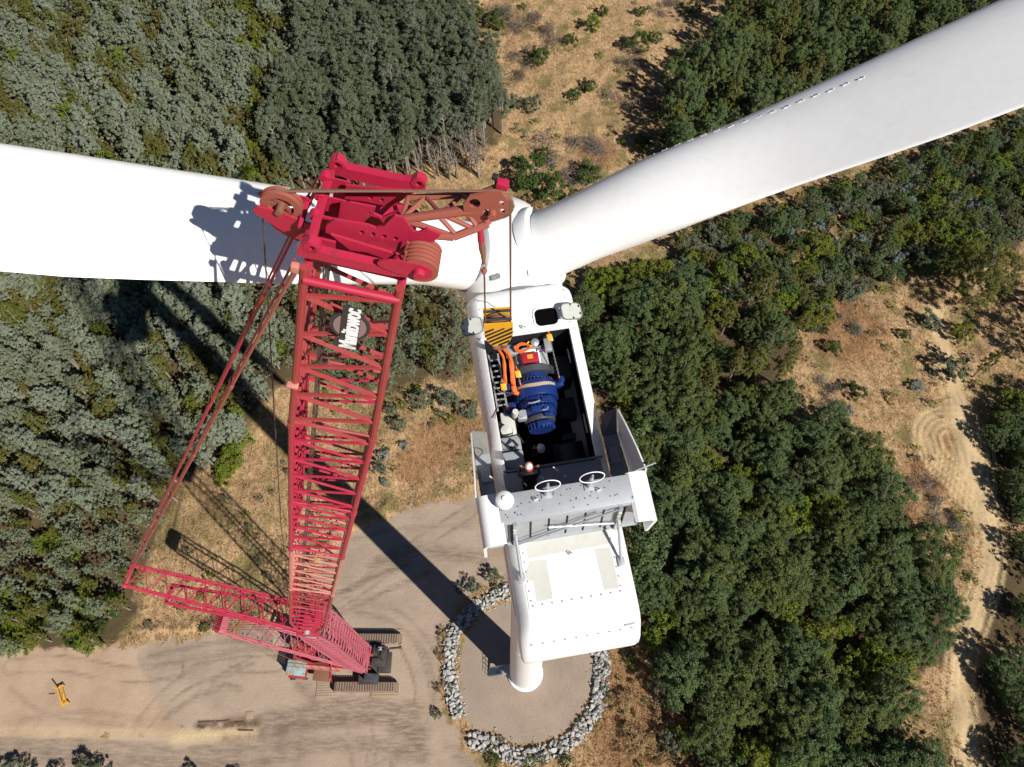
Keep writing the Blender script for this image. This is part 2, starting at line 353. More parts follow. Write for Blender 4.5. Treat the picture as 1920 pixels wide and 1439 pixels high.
for w_, ofs in ((0.45, 0.9), (0.3, 1.9), (0.3, 0.1)):
    straw = np.maximum(straw, np.clip(1.2-np.abs(d_loop-ofs)/w_, 0, 1)); straw = np.maximum(straw, 0.8*np.clip(1.2-np.abs(d_trk2-ofs)/w_, 0, 1))
straw = np.maximum(straw, np.clip(1-segdist(GP, pxpoly([(330, 1385), (380, 1378), (470, 1372)]))/1.3, 0, 1))
straw = np.maximum(straw, np.clip(1-segdist(GP, pxpoly([(0, 1372), (120, 1374), (262, 1378), (340, 1380)]))/0.8, 0, .35))
burn = np.clip(1.2-segdist(GP, pxpoly([(372, 1361), (430, 1358), (480, 1358)]))/0.75, 0, 1)*0.9
burn = np.maximum(burn, np.clip(1.2-segdist(GP, pxpoly([(420, 1386), (470, 1380), (490, 1375)]))/0.8, 0, 1)*.5)
brown = np.zeros(len(GP))                                   # reddish dry weeds
for u, v, r_ in [(1190, 1300, 8), (1250, 1400, 9), (1180, 1390, 6), (820, 830, 5), (780, 870, 4), (860, 800, 4), (1420, 430, 7), (1330, 450, 5), (1590, 620, 8), (1700, 980, 5), (1120, 290, 5), (1250, 1080, 6)]:
    brown = np.maximum(brown, np.clip(1.3-np.linalg.norm(GP-atz(u, v)[:2], axis=1)/r_, 0, 1))
brown = np.maximum(brown, np.clip(1.4-np.linalg.norm(GP-atz(1785, 850)[:2], axis=1)/6.0, 0, 1)); brown = np.maximum(brown, np.clip(1.2-np.linalg.norm(GP-atz(1740, 890)[:2], axis=1)/5.0, 0, 1))
EUC = [(-60, -40), (590, -40), (560, 60), (540, 130), (505, 190), (515, 300), (560, 360), (760, 420), (880, 560), (897, 640), (865, 690), (800, 680), (735, 705), (640, 700), (560, 680), (515, 690), (455, 755), (422, 830), (380, 850),
       (325, 872), (295, 930), (280, 970), (236, 1060), (222, 1130), (188, 1190), (150, 1195), (0, 1212), (-60, 1215)]
DARK = [(590, -40), (860, -40), (885, 40), (925, 120), (945, 190), (925, 225), (880, 240), (810, 255), (750, 280), (690, 315), (600, 300), (520, 320), (505, 190), (540, 130)]
FR1 = [(1400, -40), (1990, -40), (1990, 60), (1250, 400), (1235, 290), (1250, 200), (1255, 120), (1330, 80)]
MIX = [(1290, 440), (1990, 190), (1990, 420), (1790, 520), (1700, 500), (1600, 560), (1530, 610), (1400, 560), (1330, 560), (1250, 480)]
FR2 = [(1080, 525), (1240, 480), (1330, 550), (1420, 570), (1500, 600), (1510, 650), (1470, 690), (1490, 720), (1470, 760), (1600, 805), (1660, 850), (1680, 900), (1690, 960), (1730, 1000), (1800, 1060), (1812, 1150), (1795, 1230), (1705, 1270),
       (1700, 1340), (1740, 1439), (1740, 1500), (1330, 1500), (1295, 1400), (1275, 1320), (1235, 1260), (1205, 1150), (1180, 1000), (1190, 880), (1120, 740), (1090, 640)]
FR3 = [[(1858, 780), (1990, 740), (1990, 985), (1905, 960), (1868, 870)], [(1905, 1015), (1990, 990), (1990, 1190), (1900, 1200), (1835, 1185), (1855, 1105)], [(1858, 1255), (1990, 1210), (1990, 1500), (1900, 1480), (1850, 1330)]]
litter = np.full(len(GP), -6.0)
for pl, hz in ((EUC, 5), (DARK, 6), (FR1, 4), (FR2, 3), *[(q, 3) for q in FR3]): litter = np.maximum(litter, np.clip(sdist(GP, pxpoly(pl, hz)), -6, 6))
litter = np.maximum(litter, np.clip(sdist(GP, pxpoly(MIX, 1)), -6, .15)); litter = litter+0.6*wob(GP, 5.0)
flat = np.clip(np.maximum.reduce([sd_pad, sd_dirt, sd_ring, 5-rr+9])/3+1.0, 0, 1)
GZ = (1-flat)*(0.35*wob(GP, 17)+0.12*wob(GP, 5)) - 0.10*np.clip(rut*1.2, 0, 1)*0.5
GZ += np.where(sd_pad < 0, 0.0, 0) + 0.55*np.clip(1-np.abs(sd_pad+1.4)/1.4, 0, 1)*(GP[:, 1] > 18.5)*(GP[:, 0] < -18)
nx, ny = len(gx), len(gy)
cell = (np.arange(ny-1)[:, None]*nx+np.arange(nx-1)[None, :]).ravel()
quads = np.stack([cell, cell+1, cell+nx+1, cell+nx], 1)
cm = lambda a: a[quads].mean(1)
own = np.zeros(len(quads), int)
own[cm(sd_trk) > 0] = 3; own[cm(sd_dirt) > 0] = 2; own[cm(sd_pad) > 0] = 1; own[cm(sd_ring) > 0] = 4
# one soil material for the whole site, driven by surveyed distances to each surface's edge
t = NT('site_soil_and_dry_grass'); v = t.coord('World'); ed = t.noise(v, 0.9, 6, 0.75); fine = t.noise(v, 3.2, 6, 0.8); mid = t.noise(v, 0.23, 5, 0.6); big = t.noise(v, 0.05, 4, 0.55)
vs = t.coord('World', (0.5, 2.6, 1)); streak = t.noise(vs, 1.1, 5, 0.7)
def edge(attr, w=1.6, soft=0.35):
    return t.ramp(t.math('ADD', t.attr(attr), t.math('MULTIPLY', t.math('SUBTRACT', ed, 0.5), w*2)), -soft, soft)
clump = t.noise(v, 0.62, 6, 0.72, 0.6); hay = t.noise(t.coord('World', (1.0, 0.45, 1)), 2.2, 6, 0.8, 1.2)
grass = t.mix(t.ramp(hay, 0.32, 0.68), (0.20, 0.115, 0.052), (0.52, 0.36, 0.20))
grass = t.mix(t.math('MULTIPLY', t.ramp(clump, 0.5, 0.66), 0.75), grass, t.mix(t.ramp(fine, 0.35, 0.7), (0.115, 0.062, 0.028), (0.33, 0.20, 0.10)))
grass = t.mix(t.math('MULTIPLY', t.ramp(mid, 0.50, 0.64), 0.75), grass, t.mix(t.ramp(fine, 0.3, 0.7), (0.05, 0.062, 0.016), (0.21, 0.185, 0.07)))
grass = t.mix(t.math('MULTIPLY', t.ramp(big, 0.56, 0.70), 0.5), grass, t.mix(fine, (0.08, 0.075, 0.03), (0.26, 0.20, 0.09)))
grass = t.mix(t.math('MULTIPLY', edge('brown', .5, .5), 0.75), grass, t.mix(t.ramp(hay, 0.3, 0.7), (0.10, 0.048, 0.024), (0.34, 0.18, 0.085)))
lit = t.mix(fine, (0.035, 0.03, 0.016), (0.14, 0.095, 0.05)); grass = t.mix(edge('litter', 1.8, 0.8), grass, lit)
dirt = t.mix(t.ramp(mid, 0.3, 0.7), (0.43, 0.315, 0.225), (0.36, 0.25, 0.17)); dirt = t.mix(t.math('MULTIPLY', t.ramp(fine, 0.5, 0.8), 0.35), dirt, (0.22, 0.15, 0.1))
dirt = t.mix(t.math('MULTIPLY', t.ramp(streak, 0.5, 0.75), 0.3), dirt, (0.47, 0.37, 0.27))
grav = t.mix(t.ramp(mid, 0.3, 0.7), (0.365, 0.285, 0.215), (0.29, 0.222, 0.165)); grav = t.mix(t.math('MULTIPLY', t.ramp(streak, 0.45, 0.75), 0.45), grav, (0.21, 0.165, 0.135))
grav = t.mix(t.math('MULTIPLY', t.ramp(big, 0.45, 0.65), 0.45), grav, (0.43, 0.325, 0.24))
grav = t.mix(t.math('MULTIPLY', t.ramp(t.noise(v, 14, 2, 0.5), 0.55, 0.75), 0.25), grav, (0.40, 0.35, 0.30))
ringg = t.mix(t.ramp(mid, 0.3, 0.7), (0.325, 0.255, 0.198), (0.275, 0.215, 0.168)); ringg = t.mix(t.math('MULTIPLY', t.ramp(fine, 0.5, 0.75), 0.25), ringg, (0.2, 0.16, 0.13))
c = t.mix(edge('track', 1.0, 0.4), grass, t.mix(fine, (0.33, 0.22, 0.13), (0.44, 0.32, 0.20)))
c = t.mix(edge('dirt'), c, dirt); c = t.mix(edge('pad'), c, grav); c = t.mix(edge('ring', .25, .15), c, ringg)
c = t.mix(t.math('MULTIPLY', t.attr('rut'), t.math('ADD', t.math('MULTIPLY', t.ramp(streak, 0.35, 0.6), 0.75), 0.25)), c, (0.12, 0.085, 0.06))
c = t.mix(t.math('MULTIPLY', t.attr('straw'), t.ramp(fine, 0.25, 0.6)), c, (0.60, 0.455, 0.25))
c = t.mix(t.math('MULTIPLY', t.attr('burn'), t.ramp(ed, 0.3, 0.6)), c, (0.10, 0.055, 0.035))
hh = t.math('ADD', t.math('MULTIPLY', fine, 0.7), t.math('MULTIPLY', ed, 0.6)); t.bump(hh, 0.7, 0.15)
M['soil'] = t.set(c, 0.95, 0, 0.15)
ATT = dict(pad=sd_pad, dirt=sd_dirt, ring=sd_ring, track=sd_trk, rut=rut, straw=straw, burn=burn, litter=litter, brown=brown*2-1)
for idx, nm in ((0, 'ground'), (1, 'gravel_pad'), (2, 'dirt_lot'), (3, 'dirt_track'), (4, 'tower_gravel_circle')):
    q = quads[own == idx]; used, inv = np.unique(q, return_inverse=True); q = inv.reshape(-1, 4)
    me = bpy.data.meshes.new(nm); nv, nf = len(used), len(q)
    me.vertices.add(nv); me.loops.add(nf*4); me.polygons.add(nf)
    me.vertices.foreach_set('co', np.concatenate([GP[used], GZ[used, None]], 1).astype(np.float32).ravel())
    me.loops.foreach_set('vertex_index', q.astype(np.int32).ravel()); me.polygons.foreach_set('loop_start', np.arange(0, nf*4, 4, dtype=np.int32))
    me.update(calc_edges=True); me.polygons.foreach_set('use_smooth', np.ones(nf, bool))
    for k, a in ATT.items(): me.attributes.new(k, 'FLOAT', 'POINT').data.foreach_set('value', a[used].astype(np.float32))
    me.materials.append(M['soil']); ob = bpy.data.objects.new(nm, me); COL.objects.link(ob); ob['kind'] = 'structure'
from_z = GZ.reshape(ny, nx)
def gz(x, y):
    i = int(np.clip(np.searchsorted(gx, x)-1, 0, nx-2)); j = int(np.clip(np.searchsorted(gy, y)-1, 0, ny-2)); return float(from_z[j, i])
# ================================================================== WIND TURBINE
NO = A3(1.364, 8.877, 83.83); YAW, TILT = R(-8.792), R(5.941)
nf = A3(math.sin(YAW)*math.cos(TILT), math.cos(YAW)*math.cos(TILT), math.sin(TILT)); nr = A3(math.cos(YAW), -math.sin(YAW), 0); nu = np.cross(nr, nf)
NAX = np.array([nr, nf, nu])
def NL(*p): return NO+np.asarray(p, float)@NAX
def NLs(P): return NO+np.asarray(P, float)@NAX
def onroof(u, v, dz=0.0):
    d = ray(u, v); k = ((NO+nu*dz-CAM)@nu)/(d@nu); P = CAM+k*d-NO; return A3(P@nr, P@nf, dz)
class NB(MB):                                              # builder in nacelle coordinates
    def nbox(s, c, sz, ch=0.0): return s.box(NL(*c), sz, NAX, ch)
    def ntube(s, a, b, r0, r1=None, n=10): return s.tube(NL(*a), NL(*b), r0, r1, n)
    def npath(s, pts, r_, n=8): return s.path(NLs(pts), r_, n)
    def nprism(s, loop, th): return s.prism(NLs(loop), np.asarray(th, float)@NAX)
    def nlathe(s, prof, o, axis, n=32, caps=True): return s.lathe(prof, NL(*o), np.asarray(axis, float)@NAX, n, caps)
TB = A3(1.287, 12.801, 0.0)
turb = thing('wind_turbine', 'tall white wind turbine with its nacelle roof open and two blades in view', 'wind turbine', TB)
# tower
top_z = 80.0
mb = MB(); prof = [(2.02, 0.42), (2.02, 0.5)]
for z in np.linspace(1, top_z, 28): prof.append((2.02-0.85*(z/top_z)**1.1, z))
mb.lathe(prof, TB, (0, 0, 1), 56); tower = mb.build('tower', M['white'], turb, 0.9)
mb = MB(); mb.lathe([(2.02, 0.30), (2.14, 0.32), (2.16, 0.46), (2.05, 0.5), (2.0, 0.5)], TB, (0, 0, 1), 56, False); mb.build('base_flange', M['white2'], tower)
mb = MB(); mb.lathe([(2.32, -0.1), (2.32, 0.26), (2.24, 0.31), (0.2, 0.31)], TB, (0, 0, 1), 56, False); mb.build('foundation_plinth', M['white2'], tower)
for z in (27.0, 54.0):
    mb = MB(); rz = 2.02-0.85*(z/top_z)**1.1; mb.lathe([(rz-.02, z-.05), (rz+.012, z-.04), (rz+.012, z+.04), (rz-.02, z+.05)], TB, (0, 0, 1), 56, False); mb.build('section_joint', M['white2'], tower)
# entry stairs on the tower's left side
sx0, sx1, syc = TB[0]-4.7, TB[0]-2.15, TB[1]+0.1
mb = MB(); mb.box((TB[0]-2.4, syc, 2.32), (1.1, 1.15, .06)); mb.build('landing', M['galv'], tower)
for i in range(11):
    f_ = i/10; mb = MB(); mb.box((sx0+f_*(TB[0]-2.95-sx0), syc, 0.2+f_*2.05), (.24, .95, .04)); mb.build('stair_tread', M['galv'], tower)
for sy in (-.52, .52):
    mb = MB(); a = A3(sx0, syc+sy, .15); b = A3(TB[0]-2.95, syc+sy, 2.3)
    mb.box((a+b)/2, (np.linalg.norm(b-a), .05, .2), [nrm(b-a), (0, 1, 0), np.cross(nrm(b-a), (0, 1, 0))]); mb.build('stringer', M['galv'], tower)
    mb = MB(); mb.path([a+(0, 0, 1.0), b+(0, 0, 1.0), b+(1.0, 0, 1.0)], .03, 6)
    for f_ in (0, .33, .66, 1): mb.tube(a+(b-a)*f_, a+(b-a)*f_+(0, 0, 1.0), .022, n=5)
    mb.tube(a+A3(0, 0, .5), b+A3(0, 0, .5), .02, n=5); mb.build('stair_railing', M['galv'], tower)
mb = MB(); mb.box((TB[0]-2.0, syc, 3.4), (.12, .95, 2.1), ch=.03); mb.build('door', M['white2'], tower)

# nacelle cover
def rprof(hw, zt, zb, rt, rb, n=5):
    P = []
    for cx_, cz_, a0, r_ in ((hw-rt, zt-rt, 0, rt), (-(hw-rt), zt-rt, 90, rt), (-(hw-rb), zb+rb, 180, rb), (hw-rb, zb+rb, 270, rb)):
        for k in range(n+1):
            a = R(a0+90*k/n); ca, sa_ = math.cos(a), math.sin(a)
            if a0 < 180:                                    # flattened shoulder, close to a chamfer
                ca, sa_ = math.copysign(abs(ca)**1.45, ca), abs(sa_)**1.45; P.append((cx_+r_*ca, zt-r_*1.25*(1-sa_)))
            else: P.append((cx_+r_*ca, cz_+r_*sa_))
    return P
def ring(y, hw, zt, zb, rt, rb): return NLs([(x, y, z) for x, z in rprof(hw, zt, zb, rt, rb)])
HW, ZB = 1.96, -3.6
mb = NB(); mb.loft([ring(5.45, HW, 0, ZB, .42, .6), ring(6.9, HW, 0, ZB, .42, .6), ring(7.12, HW-.02, -.03, ZB+.05, .45, .6), ring(7.28, HW-.10, -.13, ZB+.2, .5, .6), ring(7.33, HW-.25, -.3, ZB+.4, .5, .6)])
nac = mb.build('nacelle_cover', M['white'], turb, 0.7)
mb = NB(); mb.loft([ring(.45, HW, 0, ZB, .42, .6), ring(-4.05, HW, 0, ZB, .42, .6), ring(-4.40, HW, -.03, ZB, .42, .6), ring(-4.62, HW, -.14, ZB, .40, .6), ring(-4.80, HW, -.34, ZB+.1, .36, .6), ring(-5.22, HW-.01, -1.02, ZB+.5, .28, .55), ring(-5.36, HW-.05, -1.30, ZB+.8, .24, .5), ring(-5.44, HW-.16, -1.55, ZB+1.0, .2, .4)])
rear = mb.build('rear_cover', M['white'], turb, 0.7)
# open middle: U section with a rolled rim each side
OE = 1.60
outer = [(x, z) for x, z in rprof(HW, 0, ZB, .42, .6)]
n5 = 6
right = [(OE-.06, 0.0)]+[(HW-.42+.42*abs(math.sin(R(a)))**1.45, -.525*(1-abs(math.cos(R(a)))**1.45)) for a in (0, 18, 36, 54, 72, 90)]
bot = [(HW-.6+.6*math.cos(R(a)), ZB+.6-.6*math.sin(R(a))) for a in (0, 30, 60, 90)]
half = right+bot
inn = [(OE-.06, -.26), (OE+.0, -.30), (HW-.12, -.62), (HW-.10, ZB+.6), (HW-.7, ZB+.1)]
loop = half+[(-x, z) for x, z in half[::-1]]+[(-x, z) for x, z in inn]+inn[::-1]
mb = NB(); mb.loft([NLs([(x, y, z) for x, z in loop]) for y in (.45, 5.45)]); mb.build('side_cover', M['white'], turb, 0.5)
# dark lining, floor and bulkheads of the machine room
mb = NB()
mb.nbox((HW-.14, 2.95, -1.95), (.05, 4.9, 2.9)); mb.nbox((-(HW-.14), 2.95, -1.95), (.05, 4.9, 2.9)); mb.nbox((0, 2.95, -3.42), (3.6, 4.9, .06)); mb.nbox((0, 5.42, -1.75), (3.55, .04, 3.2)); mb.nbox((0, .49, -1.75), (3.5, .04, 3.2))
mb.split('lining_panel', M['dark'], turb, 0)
mb = NB(); mb.nbox((OE-.02, 2.95, -.2), (.05, 4.95, .16)); mb.nbox((-OE+.02, 2.95, -.2), (.05, 4.95, .16)); mb.split('opening_seal', M['seal'], nac, 0)
mb = NB(); mb.nbox((0, 5.40, .012), (3.3, .07, .05)); mb.build('front_opening_lip', M['white2'], nac, 0)
mb = NB(); mb.nbox((.05, .52, .03), (3.35, .07, .09)); mb.build('rear_opening_lip', M['seal'], nac, 0)
# front roof hatch: rounded frame, black plate as the opening's shade, two swung-back covers
def rrect(cx_, cy_, w, h, r_, z, n=5):
    P = []
    for sx, sy, a0 in ((1, 1, 0), (-1, 1, 90), (-1, -1, 180), (1, -1, 270)):
        for k in range(n+1): a = R(a0+90*k/n); P.append((cx_+sx*(w/2-r_)+r_*math.cos(a), cy_+sy*(h/2-r_)+r_*math.sin(a), z))
    return P
hc = onroof(1024, 595)
mb = NB(); a = rrect(hc[0], hc[1], .94, .80, .24, 0); b = rrect(hc[0], hc[1], .82, .68, .2, 0)
mb.plate(NLs([(x, y, .005) for x, y, z in a]), nu*.03, [NLs([(x, y, .005) for x, y, z in b])]); mb.build('hatch_frame', M['white2'], nac, 0.5)
mb = NB(); mb.nprism([(x, y, .004) for x, y, z in b], (0, 0, .006)); mb.build('hatch_shade_plate', M['hatch_shade'], nac, 0)  # flat black plate painted as the shaded hole, no real cut
for cu, cv, sgn in ((1070, 585, 1), (886, 613, -1)):
    cc = onroof(cu, cv, .22); cc = cc+A3(0.02*sgn, 0, 0)
    mb = NB(); L_ = rrect(0, 0, .70, .62, .17, 0); tl = R(-8*sgn); rot = lambda q: (cc[0]+q[0]*math.cos(tl)-q[2]*math.sin(tl), cc[1]+q[1], cc[2]+q[0]*math.sin(tl)+q[2]*math.cos(tl))
    mb.nprism([rot((x, y, 0)) for x, y, z in L_], nu@NAX.T*.05); hv = mb.build('hatch_cover', M['hatch'], nac, 0.5)
    mb = NB(); ring_o = [rot((x*1.02, y*1.02, .03)) for x, y, z in L_]; mb.path(NLs(ring_o+[ring_o[0], ring_o[1]]), .028, 6, False); mb.build('hatch_rim', M['seal'], hv)
    mb = NB()
    for dx, dy in ((0, .27), (.03, -.27), (.29*sgn, .17), (.30*sgn, -.12)): mb.nbox(rot((dx, dy, .06)), (.045, .075, .03), .008)
    mb.split('latch', M['black'], hv)
    mb = NB(); hx_ = -.36*sgn
    for dy in (-.18, .18): mb.nbox(rot((hx_, dy, -.06)), (.14, .07, .16), .01)
    mb.split('hinge', M['galv'], hv)
# second hatch under the hook block side
hc2 = (-1.15, hc[1], 0); mb = NB(); mb.nprism(rrect(hc2[0], hc2[1], .66, .54, .16, .004), (0, 0, .01)); mb.build('hatch_shade_plate', M['black'], nac, 0)  # flat black plate on the roof stands in for a dark hole
# raised bolted panel and antislip strips on the rear roof
mb = NB(); P = [onroof(980, 1060), onroof(1168, 1020), onroof(1196, 1102), onroof(984, 1145)]
L_ = [(-1.52, -1.75), (1.52, -1.75), (1.52, -3.95), (-1.52, -3.95)]
mb.nprism([(x, y, -.01) for x, y in L_], (0, 0, .03)); mb.build('bolted_roof_panel', M['white2'], rear, 0)
for q in ([(986, 1020), (1140, 990), (1143, 1020), (990, 1048)], [(993, 1052), (1025, 1050), (1037, 1123), (1007, 1129), (1000, 1090), (984, 1088)], [(1115, 1030), (1145, 1027), (1161, 1103), (1133, 1107)]):
    mb = NB(); mb.nprism([tuple(onroof(u, v, .021)) for u, v in q], (0, 0, .006)); mb.build('antislip_strip', M['patch'], rear, 0)
mb = NB()
for x in np.arange(-1.4, 1.5, .31): mb.ntube((x, -3.86, .015), (x, -3.86, .045), .032, n=6); mb.ntube((x*1.15, -4.95, -.56), (x*1.15, -4.98, -.53), .03, n=6)
for y in np.arange(-3.7, -1.8, .3):
    for x in (-1.43, 1.43): mb.ntube((x, y, .015), (x, y, .045), .03, n=6)
for y in np.arange(5.6, 7.0, .33): mb.ntube((-1.5, y, -.005), (-1.5, y, .02), .025, n=6); mb.ntube((1.62, y, -.005), (1.62, y, .02), .025, n=6)
for y in np.arange(.7, 5.3, .4):
    for x in (-1.78, 1.78): mb.ntube((x, y, -.26), (x, y, -.17), .02, n=6)
mb.build('cover_bolts', M['galv'], nac, 0.5, 'stuff')
mb = NB(); mb.npath([(-1.7, 7.05, .0), (-1.2, 6.85, .012), (-.7, 6.3, .012), (-.45, 5.5, .012)], .012, 5); mb.build('cover_seam', M['seal'], nac)
mb = NB(); mb.npath([(-HW-.005, -4.0, -.6), (-HW-.005, -1.8, -.6), (-HW-.005, .4, -.62)], .014, 5); mb.build('cover_seam', M['seal'], rear)
mb = NB(); q = onroof(1188, 1163, -.36); mb.nbox((1.52, -4.83, -.40), (.34, .10, .08), .02); mb.build('rear_vent', M['coreA'], rear)
def anchor(u, v, dz, par):
    q = onroof(u, v, dz); mb = NB()
    mb.nbox(q+A3(0, 0, .015), (.14, .08, .03)); mb.npath([q+A3(-.07, 0, .02), q+A3(-.06, 0, .12), q+A3(.0, 0, .16), q+A3(.06, 0, .12), q+A3(.07, 0, .02)], .016, 6); mb.build('anchor_eye', M['patch'], par)
for u, v in ((1070, 1039), (982, 615)): anchor(u, v, 0.03, nac)

# ---- roof cooler
CT = 2.0
mb = NB(); mb.nbox((0, -1.10, CT-.05), (4.55, .86, .10), .02); cool = mb.build('cooler_top', M['alu'], turb, 0.5)
for sx in (-1, 1):                                          # rounded white end caps
    prof_ = [(2.05, CT+.014), (2.3, CT+.012)]+[(2.3+.36*math.sin(R(a)), CT-.348+.36*math.cos(R(a))) for a in (18, 36, 54, 72, 90)]+[(2.66, .05)]
    o_ = [(sx*x, z) for x, z in prof_]; i_ = [(sx*(x-.10), z-.08) for x, z in prof_[:-1]]+[(sx*2.56, .05)]
    mb = NB(); lp = o_+i_[::-1]
    mb.loft([NLs([(x, y, z) for x, z in lp]) for y in (-.62, -1.55)]+[NLs([(x, -2.15, min(z, CT-.02)) for x, z in lp])]); mb.build('cooler_end_cap', M['white'], cool, 0.5)
    # side wing rising towards the cooler
    mb = NB(); w = [(sx*2.46, 1.95, -.45), (sx*2.46, 1.98, .40), (sx*2.46, 1.86, .60), (sx*2.50, 1.2, 1.05), (sx*2.56, .2, 1.62), (sx*2.62, -.60, CT-.12), (sx*2.62, -.60, -.45)]
    mb.nprism(w, (sx*.05, 0, 0)); mb.build('cooler_wing', M['white'], cool, 0)
    mb = NB(); mb.nprism([(sx*1.96, 1.32, -.36), (sx*2.45, 1.32, -.36), (sx*2.45, 1.93, .5), (sx*1.96, 1.93, .10)], (0, .03, 0)); mb.build('scoop_panel', M['scoop'], cool, 0)
    mb = NB(); mb.nbox((sx*2.22, .35, -.38), (.52, 1.98, .05)); mb.build('side_deck', M['deckgrey'], cool, 0)
    mb = NB(); mb.nbox((sx*2.2, .62, -.30), (.34, .55, .12), .02); mb.build('service_box', M['deckgrey'], cool, 0)
    mb = NB(); mb.npath([(sx*2.0+.1*math.cos(a), -.35+.13*math.sin(a), -.33+.02*(k % 3)) for k, a in enumerate(np.linspace(0, 14, 40))], .02, 5); mb.build('coiled_strap', M['orange'], cool)
mb = NB(); mb.nbox((0, -.06, .006), (3.3, 1.02, .04)); mb.build('rear_deck', M['deckgrey'], cool, 0)
# radiator face towards the rear: panels, dark gaps and bars
def lean(mb, x, y, z, w, h): c_, s_ = math.cos(R(9)), math.sin(R(9)); mb.box(NL(x, y, z), (w, .04, h), [nr, nf*c_-nu*s_, nu*c_+nf*s_])
xs = np.linspace(-1.70, 1.70, 7)
for i in range(6):
    mb = NB(); lean(mb, (xs[i]+xs[i+1])/2, -1.66, 1.0, xs[1]-xs[0]-.07, 1.80); mb.build('radiator_panel', M['alu'], cool, 0)
mb = NB(); lean(mb, 0, -1.60, 1.0, 3.5, 1.86); mb.build('radiator_core', M['dark2'], cool, 0)
for sx in (-1, 1):
    mb = NB(); lean(mb, sx*2.18, -1.66, 1.02, .66, 1.75); mb.build('side_radiator_panel', M['alu'], cool, 0)
mb = NB(); mb.nbox((0, -1.85, .08), (4.9, .10, .10)); mb.nbox((0, -1.55, CT-.12), (4.5, .08, .08)); mb.split('radiator_rail', M['alu'], cool, 0)
for a, b in (((-1.62, -1.95, .2), (1.55, -1.66, 1.85)), ((-1.5, -1.93, .5), (.9, -1.64, 1.75)), ((-.6, -1.76, 1.35), (1.55, -1.86, .75))):
    mb = NB(); mb.ntube(a, b, .035, n=8); mb.build('cross_brace', M['galv'], cool)
for sx in (-1, 1):
    mb = NB(); mb.box(NL(sx*1.62, -1.76, 1.0), (.12, .12, 1.9), [nr, nf*math.cos(R(9))-nu*math.sin(R(9)), nu*math.cos(R(9))+nf*math.sin(R(9))]); mb.build('cooler_post', M['galv'], cool, 0)
    mb = NB(); mb.ntube((sx*1.62, -1.72, 1.05), (sx*1.60, -2.95, .06), .05, n=8); mb.build('cooler_strut', M['galv'], cool)
    mb = NB(); mb.nbox((sx*1.60, -2.97, .05), (.22, .30, .08), .015); mb.build('strut_foot', M['galv'], cool)
    mb = NB()
    for k in range(5): mb.nbox((sx*1.62-.02, -1.75, .35+.33*k), (.10, .06, .07))
    mb.split('post_clamp', M['patch'], cool, 0)
# wind sensors: posts carrying ring guards
for u, v in ((1024, 927), (1104, 912)):
    q = onroof(u, v, CT); mb = NB(); mb.ntube(q, q+A3(0, .02, .9), .085, .06, 10); mb.ntube(q+A3(0, .02, .9), q+A3(0, .02, 1.18), .035, n=6); mb.nbox(q+A3(0, 0, .02), (.3, .26, .04), .01); ms_ = mb.build('sensor_mast', M['galv'], cool)
    mb = NB(); th = np.linspace(0, 2*math.pi, 33); mb.npath([q+A3(.37*math.cos(a), .02+.10*math.sin(a), .98+.20*math.sin(a)) for a in th], .017, 6); mb.build('ring_guard', M['white2'], ms_)
    mb = NB(); mb.ntube(q+A3(-.05, .02, .70), q+A3(.05, .02, .70), .03, n=5); mb.build('ring_spoke', M['galv'], ms_)
for u, v in ((1005, 938), (1123, 920)): anchor(u, v, CT+.01, cool)
mb = NB()
for k in range(46):
    mb.ntube((rnd.uniform(-2.1, 2.1), rnd.uniform(-1.45, -.75), CT-.01), (0, 0, 0), .0) if False else mb.nbox((rnd.uniform(-2.1, 2.1), rnd.uniform(-1.45, -.75), CT+.008), (.03, .03, .02))
mb.build('cooler_bolts', M['dark2'], cool, 0, 'stuff')
q = onroof(946, 942, CT); mb = NB(); mb.nlathe([(.16, 0), (.18, .08), (.25, .10), (.28, .16), (.29, .27), (.26, .37), (.17, .44), (.02, .47)], q, (0, 0, 1), 28); bc = mb.build('beacon_lamp', M['helmet'], cool, 0.6)
mb = NB(); mb.nlathe([(.08, .44), (.08, .5), (.02, .51)], q, (0, 0, 1), 12); mb.build('beacon_cap', M['white2'], bc)
mb = NB(); mb.ntube(onroof(903, 932, 1.6), onroof(932, 936, 1.8), .03, n=6); mb.build('beacon_arm', M['galv'], bc)
mb = NB(); mb.ntube((2.25, -.62, CT+.05), (2.95, -.45, CT-.02), .025, n=6); mb.build('wing_tie', M['galv'], cool)
for a, b in (((918, 893), (950, 919)), ((1003, 887), (1020, 899)), ((1037, 876), (1047, 884)), ((1057, 891), (1062, 895)), ((983, 906), (988, 911))):
    mb = NB(); mb.ntube(onroof(*a, .75), onroof(*b, .75), .022, n=6); mb.build('safety_rod', M['white2'], cool)
for u, v, h in ((921, 894, .75), (948, 918, .75), (1043, 881, .75)):
    q = onroof(u, v, .75); mb = NB(); mb.ntube((q[0], q[1], .02), q, .014, n=5); mb.build('rod_post', M['galv'], cool)

